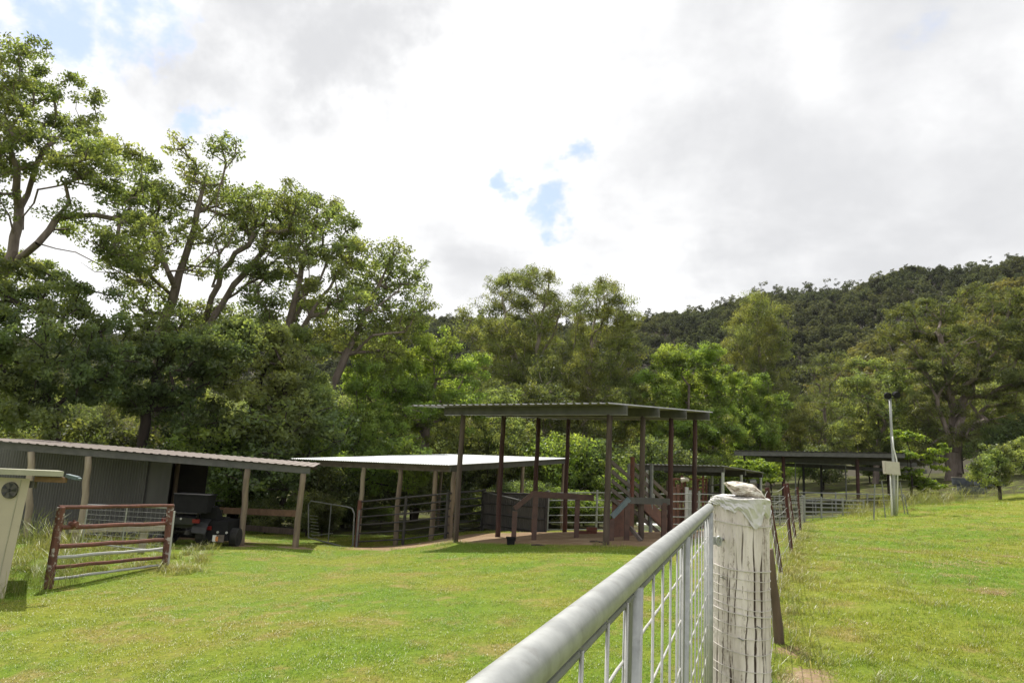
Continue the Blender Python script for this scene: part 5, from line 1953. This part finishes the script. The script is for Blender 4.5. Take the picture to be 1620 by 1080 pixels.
def white_post():
    zb = g1(PX, PY) - .25
    th = thing('white_post', 'thick cracked white painted timber gate post with a tin cap', 'post', (PX, PY, g1(PX, PY)))
    lean = np.array([-.012, 0.0])
    n, h = 200, 130
    rng = np.random.default_rng(9)
    toC = math.atan2(-PY, -PX)                    # direction from the post to the camera
    # offset across the visible face, +1 = right edge in the photo
    ang = lambda o: toC + math.asin(max(-1, min(1, o)))
    cracks = [(.49, .03, .95, .024, .017), (.20, .35, .80, .010, .008), (-.36, .30, .62, .010, .012), (-.34, .72, .80, .008, .012), (-.08, .40, .55, .007, .010), (-.15, .62, .9, .006, .01), (.76, .2, .95, .012, .016),
              (.86, .05, .9, .009, .014), (-.62, .3, .7, .006, .01), (.02, .8, .95, .007, .010), (-.80, .2, .9, .008, .012), (.62, .1, .6, .008, .01), (.34, .02, .4, .007, .01), (-.48, .05, .4, .007, .012), (-.2, .05, .35, .006, .01)]
    for _ in range(14):
        cracks.append((rng.uniform(-.95, .95), *(lambda a: (a, a + rng.uniform(.08, .35)))(rng.uniform(0, .7)), rng.uniform(.002, .006), rng.uniform(.005, .009)))
    for k in range(10):
        cracks.append((None, rng.uniform(0, .4), rng.uniform(.6, 1), rng.uniform(.006, .02), rng.uniform(.01, .02), rng.uniform(1.7, 4.6)))
    V = np.zeros((h, n, 3))
    CK = np.zeros((h, n))
    TH_ = np.linspace(0, 2 * PI, n, endpoint=False)
    for j in range(h):
        t = j / (h - 1)
        z = zb + (PTOP - zb) * t
        r = .143 - .0165 * t + .006 * np.sin(TH_ * 3 + 1) + .003 * np.sin(TH_ * 7 + t * 2)
        r = r + .0022 * np.sin(TH_ * 31 + 3 * np.sin(t * 9)) + .0012 * np.sin(TH_ * 57 + 5 * t)
        dep = np.zeros(n)
        for ck in cracks:
            a0 = ang(ck[0]) if ck[0] is not None else toC + ck[5]
            if ck[1] <= t <= ck[2]:
                e = min(t - ck[1], ck[2] - t) / max(.02, (ck[2] - ck[1]) * .3)
                a0 = a0 + .035 * math.sin(t * 13 + a0 * 5) + .02 * math.sin(t * 41 + a0 * 9)
                d = np.abs((TH_ - a0 + PI) % (2 * PI) - PI) * .14
                dep = np.maximum(dep, ck[3] * min(1, e) * np.clip(1.1 - d / (ck[4] * .38), 0, 1))
        r = r - dep
        CK[j] = np.clip(dep / .006, 0, 1)
        V[j, :, 0] = PX + lean[0] * (t - 1) * -1 + np.cos(TH_) * r
        V[j, :, 1] = PY + np.sin(TH_) * r
        V[j, :, 2] = z
    Vf = V.reshape(-1, 3) - np.array([PX, PY, g1(PX, PY)])
    idx = np.arange(h * n).reshape(h, n)
    f = np.stack([idx[:-1], np.roll(idx[:-1], -1, 1), np.roll(idx[1:], -1, 1), idx[1:]], 2).reshape(-1, 4)
    me = bpy.data.meshes.new('timber')
    me.from_pydata(Vf.tolist(), [], f.tolist() + [tuple(idx[-1].tolist())])
    a = me.attributes.new('crack', 'FLOAT', 'POINT')
    a.data.foreach_set('value', CK.ravel().astype(np.float32))
    me.polygons.foreach_set('use_smooth', [True] * (len(f)) + [False])
    m, nt, b, o = new_mat('flaking white paint on timber')
    ca = N(nt, 'ShaderNodeAttribute', attribute_name='crack')
    st = noise_tex(nt, 30, 7, .7, (1, 1, .06))
    st2 = noise_tex(nt, 9, 6, .65, (1, 1, .22), off=(3, 2, 1))
    bl = noise_tex(nt, 70, 5, .7, (1, 1, .5), off=(1, 5, 2))
    col = mixc(nt, ramp(nt, st2, .35, .65), (.735, .672, .645), (.53, .47, .435))
    pe = math_node(nt, 'ADD', math_node(nt, 'MULTIPLY', st, .62), math_node(nt, 'MULTIPLY', bl, .42))
    pe = math_node(nt, 'ADD', pe, math_node(nt, 'MULTIPLY', st2, .16))
    col = mixc(nt, ramp(nt, pe, .63, .715), col, (.26, .215, .185))
    col = mixc(nt, ramp(nt, ca.outputs['Fac'], .12, .75), col, (.075, .05, .038))
    nt.links.new(col, b.inputs['Base Color'])
    b.inputs['Roughness'].default_value = .72
    bp = N(nt, 'ShaderNodeBump')
    bp.inputs['Strength'].default_value = .5
    bp.inputs['Distance'].default_value = .004
    nt.links.new(pe, bp.inputs['Height'])
    nt.links.new(bp.outputs[0], b.inputs['Normal'])
    me.materials.append(m)
    ob = bpy.data.objects.new('timber', me)
    C.objects.link(ob)
    ob.parent = th
    # tin cap: a folded sheet over the top with a torn lower edge
    na, nh = 60, 7
    A = np.linspace(0, 2 * PI, na, endpoint=False)
    edge = []
    for a_ in A:
        u_ = math.sin((a_ - toC + PI) % (2 * PI) - PI)
        front = math.cos(a_ - toC) > 0
        if front:
            d = np.interp(u_, [-1, -.7, -.42, -.2, -.05, .1, .3, .45, .6, .72, .8, 1], [.035, .042, .055, .062, .04, .06, .118, .135, .130, .10, .075, .085])
        else:
            d = .07 + .02 * math.sin(a_ * 5)
        edge.append(d + rng.uniform(-.009, .009))
    V, Fc = [], []
    for j in range(nh):
        t = j / (nh - 1)
        for k, a_ in enumerate(A):
            rr = .1315 + .0055 + (.0035 * math.sin(a_ * 5 + j * 1.3) + rng.uniform(-.0045, .0045)) * (.35 + .65 * t) + .006 * math.sin(a_ * 3 + 1) * .8
            if abs(((a_ - toC - (-1.25)) + PI) % (2 * PI) - PI) < .22:
                rr += .012 * t + .006
            V.append((PX + math.cos(a_) * rr, PY + math.sin(a_) * rr, PTOP + .006 - edge[k] * t + .004 * math.sin(a_ * 4)))
    for j in range(nh - 1):
        for k in range(na):
            a_, b_ = j * na + k, j * na + (k + 1) % na
            Fc.append((a_, a_ + na, b_ + na, b_))
    top0 = len(V)
    for q in (.75, .45, .15):
        for k, a_ in enumerate(A):
            V.append((PX + math.cos(a_) * .123 * q, PY + math.sin(a_) * .123 * q, PTOP + .012 + rng.uniform(-.004, .006)))
    rings = [list(range(na))] + [list(range(top0 + i * na, top0 + (i + 1) * na)) for i in range(3)]
    for r0, r1 in zip(rings[:-1], rings[1:]):
        for k in range(na):
            Fc.append((r0[k], r0[(k + 1) % na], r1[(k + 1) % na], r1[k]))
    Fc.append(tuple(rings[-1]))
    m = MB()
    m.add(V, Fc)
    m.build('tin_cap', M['tin'], th)
    # wires round the post
    for zo, sl, th_r in ((830, .006, .0026), (902, .012, .0026), (917, .01, .0016), (932, .01, .0016), (947, .012, .0016), (962, .016, .0018), (972, .02, .0026), (990, .014, .0016), (1008, .018, .0016), (1032, .016, .0018), (1060, .02, .0018), (1076, .022, .0016)):
        z = at(1172, zo, PY - .13)[2]
        pts = []
        for k in range(41):
            a_ = 2 * PI * k / 40
            t = (z - zb) / (PTOP - zb)
            rr = .143 - .0165 * t + .006 * math.sin(a_ * 3 + 1) + .003 + th_r
            u_ = math.sin(a_ - toC)
            pts.append((PX + lean[0] * (1 - t) + math.cos(a_) * rr, PY + math.sin(a_) * rr, z - sl * u_ * .9 + .003 * math.sin(a_ * 2 + zo)))
        m = MB()
        m.poly(pts, th_r, 5, False)
        m.build('wire_loop', M['wire_pale'], th)
    # staples
    for o_, zo in ((-.55, 917), (.55, 990), (.0, 1010)):
        a_ = ang(o_)
        z = at(1172, zo, PY - .13)[2]
        p = np.array([PX + math.cos(a_) * .147, PY + math.sin(a_) * .147, z])
        m = MB()
        m.poly([p + (-.012, .008, .004), p + (-.008, -.004, .004), p + (.008, -.004, -.004), p + (.012, .008, -.004)], .0025, 5)
        m.build('staple', M['galv_dull'], th)
    # rock on the cap
    rp = np.array([PX, PY, PTOP])
    prof = [(1146, 763), (1160, 762), (1180, 764.5), (1192, 768), (1203, 777), (1208, 786), (1211, 791.5), (1204, 792.5), (1190, 789.5), (1176, 786), (1166, 783.5), (1160, 781), (1157, 775), (1150, 769)]
    P2 = [at(x, y, PY - .02) for x, y in prof]
    cen = sum(P2) / len(P2)
    rngr = np.random.default_rng(4)
    V, Fc = [], []
    nl = 9
    for j in range(nl):
        w = -1 + 2 * j / (nl - 1)
        s = (1 - abs(w) ** 2.6) ** .5 if abs(w) < 1 else 0.12
        for q in P2:
            d = (q - cen) * (s * .98 + .02)
            e = np.array([0, w * .075, 0])
            V.append(cen + d + e + rngr.normal(size=3) * .0024 * s)
    L = len(P2)
    for j in range(nl - 1):
        for k in range(L):
            a_, b_ = j * L + k, j * L + (k + 1) % L
            Fc.append((a_, b_, b_ + L, a_ + L))
    Fc.append(tuple(range(L - 1, -1, -1)))
    Fc.append(tuple(range((nl - 1) * L, nl * L)))
    m = MB()
    m.add(V, Fc)
    ro = m.build('rock', M['rock'])
    sd = ro.modifiers.new('sub', 'SUBSURF')
    sd.subdivision_type = 'SIMPLE'
    sd.levels = sd.render_levels = 2
    tx = bpy.data.textures.new('rock_relief', 'CLOUDS')
    tx.noise_scale = .03
    ds = ro.modifiers.new('relief', 'DISPLACE')
    ds.texture = tx
    ds.strength = .012
    ds.texture_coords = 'GLOBAL'
    tag(ro, 'pale flat rock balanced on the tin cap of the white post', 'rock')
    # brown timber stay behind the post
    b = base(1236, 1003, 6.6)
    t = at(1217, 868, 6.5)
    o = logo('timber_stay', up(b, -.15), t, .05, .036, M['stay'], None, n=9, wob=.006, jit=.08)
    tag(o, 'old brown timber stay standing on the dirt just behind the white post', 'timber stay')


white_post()


# ------------------------------------------------------------------ the long gate in the foreground
KG = .357


def gate():
    A_ = at(1122, 803, 3.28)
    gxy = lambda y: np.array([A_[0] + KG * (y - 3.28), y])
    G = lambda y, z: np.array([*gxy(y), z])
    zt = A_[2]
    z0 = .27
    th = thing('farm_gate', 'long galvanised pipe gate with welded wire mesh in the foreground', 'gate', G(3.28, 0.0))
    y0, y1 = -.22, 3.28
    m = MB()
    pts = [G(y, zt) for y in np.linspace(y1, y0, 8)]
    m.poly(pts, .0208, 24)
    m.build('top_rail', M['galv'], th, smooth=True)
    m = MB()
    m.poly([G(y1, z0), G(y0, z0)], .0215, 16)
    m.build('bottom_rail', M['galv'], th, smooth=True)
    for y in (y1 - .0225, y0 + .0225):
        m = MB()
        m.poly([G(y, z0 + .02), G(y, zt - .02)], .0205, 16)
        m.build('end_stile', M['galv'], th, smooth=True)
    for y in (2.12, 1.22, .32):
        m = MB()
        m.poly([G(y, z0 + .021), G(y, zt - .022)], .0165, 14)
        m.build('brace', M['galv'], th, smooth=True)
        m = MB()
        q = np.array([.011, .03, 0])
        m.bar(G(y, z0 + .022) - q * 1.3, G(y, zt - .03) - q * 1.3, .026, .010, up=(1, -.35, 0))
        m.build('brace_strap', M['galv_dull'], th)
    # mesh edge bar just under the rail, then the wires
    off = np.array([-.0, 0, 0])
    tubeo('mesh_edge', G(y1 - .04, zt - .034), G(y0 + .04, zt - .034), .006, M['galv_dull'], th, 8)
    ys = np.arange(y1 - .12, y0, -.145)
    side = np.array([.0055, -.002, 0])
    for y in ys:
        q = random.uniform(-.004, .004)
        m = MB()
        m.poly([G(y, z0) + side, G(y + q, (z0 + zt) / 2) + side * 1.3, G(y, zt - .03) + side], .0030, 6)
        m.build('mesh_upright', M['wire'], th, smooth=True)
        one(lambda mm: mm.tube(G(y - .006, zt - .026), G(y + .008, zt - .029), .006, .005, 6), 'weld', M['rust'] if random.random() < .25 else M['galv_dull'], th)
    for z in (1.285, 1.16, 1.03, .90, .77, .64, .51, .38):
        pts = []
        for i, y in enumerate(np.linspace(y1 - .03, y0 + .03, 49)):
            pts.append(G(y, z + .006 * math.sin(i * PI / 1.0 + z) + .004 * (i % 2)) - side * (1 if i % 2 else .4))
        m = MB()
        m.poly(pts, .0030, 6)
        m.build('mesh_wire', M['wire'], th, smooth=True)
    # hinge lug towards the post
    c = at(1134, 855, 3.26)
    m = MB()
    m.bar(G(y1, c[2]) + (-.02, 0, 0), c + (.012, .0, 0), .035, .012, up=(0, 1, 0))
    rg = []
    for k in range(17):
        a = 2 * PI * k / 16
        rg.append(c + np.array([.011 * math.cos(a) + .008, -.004, .019 * math.sin(a)]))
    m.poly(rg, .0055, 6, False)
    m.build('hinge', M['galv'], th)
    m = MB()
    m.tube(c + (.004, -.002, -.003), np.array([PX - .10, PY - .05, c[2]]), .007, .007, 8)
    m.build('hinge_pin', M['galv_dull'], th)


gate()


# ------------------------------------------------------------------ grass
def blade_patch(seed, nb, R_, h0, h1, w, lean, mat, segs=2):
    rng = np.random.default_rng(seed)
    V, Fc = [], []
    for i in range(nb):
        a, q = rng.uniform(0, 6.28), R_ * math.sqrt(rng.random())
        x, y = q * math.cos(a), q * math.sin(a)
        h = rng.uniform(h0, h1)
        d = rng.uniform(0, 6.28)
        l = lean * rng.uniform(.2, 1.3) * h
        wx, wy = -math.sin(d) * w / 2, math.cos(d) * w / 2
        tw = rng.uniform(-.6, .6)
        wx, wy = wx * math.cos(tw) - wy * math.sin(tw), wx * math.sin(tw) + wy * math.cos(tw)
        o = len(V)
        for s in range(segs + 1):
            t = s / segs
            cx, cy, cz = x + math.cos(d) * l * t * t, y + math.sin(d) * l * t * t, h * (t - .28 * lean * t * t) - .006
            if s == segs:
                V.append((cx, cy, cz))
            else:
                k = 1 - .45 * t
                V += [(cx - wx * k, cy - wy * k, cz), (cx + wx * k, cy + wy * k, cz)]
        for s in range(segs):
            b = o + 2 * s
            if s == segs - 1:
                Fc.append((b, b + 1, b + 2))
            else:
                Fc.append((b, b + 1, b + 3, b + 2))
    me = bpy.data.meshes.new('grass_patch')
    me.from_pydata(V, [], Fc)
    me.materials.append(mat)
    return me


def grass_mat(name, ca, cb, cc, dry):
    m, nt, b, o = new_mat(name)
    nt.nodes.remove(b)
    geo = N(nt, 'ShaderNodeNewGeometry')
    n_big = noise_tex(nt, .35, 5, .6, coord='Position')
    n_mid = noise_tex(nt, 1.4, 6, .65, coord='Position', off=(4, 7, 0))
    rnd = geo.outputs['Random Per Island']
    col = mixc(nt, ramp(nt, n_big, .38, .62), ca, cb)
    col = mixc(nt, ramp(nt, n_mid, .50, .70, 0, .75), col, cc)
    n_dry = noise_tex(nt, .9, 6, .68, coord='Position', off=(11, 3, 0))
    col = mixc(nt, ramp(nt, n_dry, .58, .74, 0, .45), col, (.34, .255, .11))
    col = mixc(nt, ramp(nt, rnd, .80, .97, 0, .8), col, dry)
    hv = N(nt, 'ShaderNodeHueSaturation')
    nt.links.new(col, hv.inputs['Color'])
    nt.links.new(ramp(nt, rnd, 0, .8, .7, 1.2), hv.inputs['Value'])
    df, tr = N(nt, 'ShaderNodeBsdfDiffuse'), N(nt, 'ShaderNodeBsdfTranslucent')
    nt.links.new(hv.outputs[0], df.inputs[0])
    tm = N(nt, 'ShaderNodeMix', data_type='RGBA', blend_type='MULTIPLY')
    tm.inputs[0].default_value = 1
    nt.links.new(hv.outputs[0], tm.inputs[6])
    tm.inputs[7].default_value = (1.5, 1.5, .9, 1)
    nt.links.new(tm.outputs[2], tr.inputs[0])
    mx = N(nt, 'ShaderNodeMixShader')
    mx.inputs[0].default_value = .4
    nt.links.new(df.outputs[0], mx.inputs[1])
    nt.links.new(tr.outputs[0], mx.inputs[2])
    gl = N(nt, 'ShaderNodeBsdfGlossy')
    gl.inputs['Roughness'].default_value = .4
    m2 = N(nt, 'ShaderNodeMixShader')
    m2.inputs[0].default_value = .045
    nt.links.new(mx.outputs[0], m2.inputs[1])
    nt.links.new(gl.outputs[0], m2.inputs[2])
    nt.links.new(m2.outputs[0], o.inputs[0])
    return m


G_LAWN = grass_mat('lawn blades', (.140, .240, .018), (.225, .258, .028), (.285, .245, .060), (.36, .32, .14))
G_LONG = grass_mat('long grass blades', (.16, .20, .04), (.22, .22, .06), (.30, .26, .10), (.44, .38, .19))
G_DRY = grass_mat('dry cut grass', (.36, .27, .15), (.33, .25, .15), (.28, .20, .12), (.45, .36, .2))


def in_view(P, margin=420):
    v = P - EYE
    z = v @ FW
    x = 810 + F * (v @ CR) / np.maximum(z, .05)
    y = 540 - F * (v @ CU) / np.maximum(z, .05)
    return (z > .2) & (x > -margin) & (x < 1620 + margin) & (y < 1080 + margin * 3)


def lawn():
    rng = np.random.default_rng(21)
    # candidates, denser near the camera
    P, S = [], []
    for (r0, r1, dens, s) in ((1.0, 5, 150, .85), (5, 8, 105, .95), (8, 12, 62, 1.15), (12, 17, 34, 1.5), (17, 25, 17, 2.0), (25, 40, 7, 2.8)):
        n = int(dens * (r1 * r1 - r0 * r0) * .5 * 1.96)
        az = rng.uniform(-.98, .98, n)
        d = np.sqrt(rng.uniform(r0 * r0, r1 * r1, n))
        P.append(np.stack([d * np.sin(az), d * np.cos(az)], 1))
        S.append(np.full(n, s))
    P, S = np.concatenate(P), np.concatenate(S)
    z = gz(P)
    D = dirt_mask(P[:, 0], P[:, 1])
    Lm = litter_mask(P[:, 0], P[:, 1])
    ok = (D + rng.uniform(-.25, .25, len(P)) < .45) & (Lm < .6) & in_view(np.stack([P[:, 0], P[:, 1], z], 1))
    ok &= ~((np.hypot(P[:, 0] - PX, P[:, 1] - PY) < .17))
    P, S, z = P[ok], S[ok], z[ok]
    r = np.zeros((len(P), 3))
    r[:, 2] = rng.uniform(0, 6.28, len(P))
    right = np.clip((P[:, 0] - (1.15 + .435 * (P[:, 1] - 3.4))) / .8, 0, 1)
    hs = (.75 + .5 * right) * (.75 + .5 * np.clip(fbm(P[:, 0], P[:, 1], .7, 2) * .5 + .5, 0, 1)) * rng.uniform(.8, 1.25, len(P))
    s = np.stack([S * rng.uniform(.85, 1.15, len(P)), S * rng.uniform(.85, 1.15, len(P)), hs * (.75 + .25 * S)], 1)
    pr = [blade_patch(k, 42, .12, .018, .05, .0042, .9, G_LAWN) for k in range(6)]
    instancer('lawn_grass', np.stack([P[:, 0], P[:, 1], z], 1), r, s, pr, 'short sunlit lawn grass')

    # longer tufts scattered in the right field and along fence and posts
    Q, T = [], []
    def scatter(cx, cy, rx, ry, n, s0, s1):
        a = rng.normal(size=(n, 2)) * np.array([rx, ry]) * .55 + np.array([cx, cy])
        Q.append(a)
        T.append(rng.uniform(s0, s1, n))
    for t in np.linspace(0, 1, 40):
        p = np.array([1.35 + .435 * (26 * t), 3.6 + 26 * t])
        scatter(p[0], p[1], .3, .5, 9, .5, 1.1)
    for k in range(240):
        d, a_ = 4 + 22 * rng.random() ** .7, rng.uniform(.28, .68)
        scatter(d * math.sin(a_), d * math.cos(a_), .3, .3, 2, .45, .85)
    for x, y, Yq in ((470, 866, 18.3), (383, 866, 18), (560, 872, 21), (700, 858, 17.5), (733, 858, 17.6), (960, 866, 15.2), (1018, 860, 16.7), (1383, 824, 27), (1415, 817, 28.8), (1440, 806, 30.5), (262, 900, 13.5)):
        p = base(x, y, Yq)
        scatter(p[0], p[1], .35, .3, 10, .5, 1.0)
    for k in range(60):
        p = base(rng.uniform(20, 330), 890, rng.uniform(12.5, 17.2))
        scatter(p[0], p[1], .3, .3, 5, .7, 1.5)
    Q, T = np.concatenate(Q), np.concatenate(T)
    z = gz(Q)
    ok = dirt_mask(Q[:, 0], Q[:, 1]) < .55
    Q, T, z = Q[ok], T[ok], z[ok]
    r = np.zeros((len(Q), 3))
    r[:, 2] = rng.uniform(0, 6.28, len(Q))
    pr = [blade_patch(20 + k, 30, .11, .06, .22, .0055, 1.1, G_LONG, 3) for k in range(5)]
    instancer('grass_tufts', np.stack([Q[:, 0], Q[:, 1], z], 1), r, np.repeat(T[:, None], 3, 1), pr, 'longer loose grass tufts')

    # tall seeding grass round the rusty panel and by the light pole
    Q, T = [], []
    for (px, py, Yq, sx, sy, n, s0, s1) in ((75, 920, 11.6, .3, .5, 16, .5, .85), (58, 930, 10.9, .2, .4, 12, .5, .8), (130, 900, 13.2, .6, .8, 16, .5, .8), (80, 890, 14.5, .9, .7, 26, .7, 1.15), (180, 890, 14.3, .8, .6, 14, .4, .65), (60, 880, 16, .9, .4, 24, .8, 1.3),
                                    (285, 893, 14.4, .35, .3, 8, .4, .65), (1400, 800, 30.5, .8, 1.0, 26, .8, 1.2), (1440, 795, 33, 1.2, 1.2, 34, .9, 1.4), (1480, 790, 36, 1.6, 1.2, 40, .9, 1.5), (1370, 805, 31.5, .7, .8, 16, .7, 1.1), (1420, 790, 35.5, 1.6, .8, 24, .9, 1.4)):
        p = base(px, py, Yq)
        a = rng.normal(size=(n, 2)) * np.array([sx, sy]) + p[:2]
        Q.append(a)
        T.append(rng.uniform(s0, s1, n))
    Q, T = np.concatenate(Q), np.concatenate(T)
    z = gz(Q)
    r = np.zeros((len(Q), 3))
    r[:, 2] = rng.uniform(0, 6.28, len(Q))
    pr = [blade_patch(40 + k, 17, .16, .30, .95, .007, .9, G_LONG, 5) for k in range(4)]
    instancer('tall_grass', np.stack([Q[:, 0], Q[:, 1], z], 1), r, np.repeat(T[:, None], 3, 1), pr, 'tall seeding grass gone yellow')

    # small heaps of dry cut grass on the right field
    pr = [blade_patch(60 + k, 60, .16, .01, .05, .006, 2.2, G_DRY, 2) for k in range(3)]
    Q, T = [], []
    for x, y, Yq, n, sx in ((1388, 869, 15.2, 7, .12), (1425, 873, 14.8, 6, .1), (1505, 893, 13.0, 22, .35), (1562, 890, 13.2, 9, .2), (1513, 911, 11.6, 9, .14), (1582, 940, 9.6, 9, .11), (1600, 881, 14.0, 9, .2), (1585, 828, 23, 8, .3), (1355, 987, 7.2, 1, .02), (1560, 848, 19, 3, .2)):
        p = base(x, y, Yq)
        p3 = None
        # slide along the view ray until it meets the lawn
        for Yt in np.linspace(4, 40, 400):
            q = at(x, y, Yt)
            if q[2] <= g1(q[0], q[1]) + .01:
                p3 = q
                break
        p = p3 if p3 is not None else p
        Q.append(rng.normal(size=(n, 2)) * np.array([sx, sx * .8]) + p[:2])
        T.append(rng.uniform(.5, 1.0, n))
    Q, T = np.concatenate(Q), np.concatenate(T)
    z = gz(Q) + .02
    r = np.zeros((len(Q), 3))
    r[:, 2] = rng.uniform(0, 6.28, len(Q))
    instancer('dry_grass', np.stack([Q[:, 0], Q[:, 1], z], 1), r, np.repeat(T[:, None], 3, 1), pr, 'small heaps of dry cut grass lying on the right field')


lawn()
# ------------------------------------------------------------------ thin valley haze
def haze():
    m = bpy.data.materials.new('haze')
    m.use_nodes = True
    nt = m.node_tree
    nt.nodes.clear()
    o = N(nt, 'ShaderNodeOutputMaterial')
    v = N(nt, 'ShaderNodeVolumePrincipled')
    v.inputs['Color'].default_value = (.9, .94, 1, 1)
    v.inputs['Density'].default_value = .00007
    v.inputs['Anisotropy'].default_value = .3
    nt.links.new(v.outputs[0], o.inputs['Volume'])
    mb = MB()
    lo = np.array([min(gx.min(), hx.min()), min(gy.min(), hy.min()), min(Z.min(), V[:, 2].min())]) - np.array([5, 5, 1.0])
    hi = np.array([max(gx.max(), hx.max()), max(gy.max(), hy.max()), max(V[:, 2].max() + 26, 40)]) + np.array([5, 5, 2.0])
    mb.box((lo + hi) / 2, *((hi - lo) / 2))
    h = mb.build('haze', m)
    tag(h, 'thin pale haze in the valley air', None, kind='stuff')


haze()
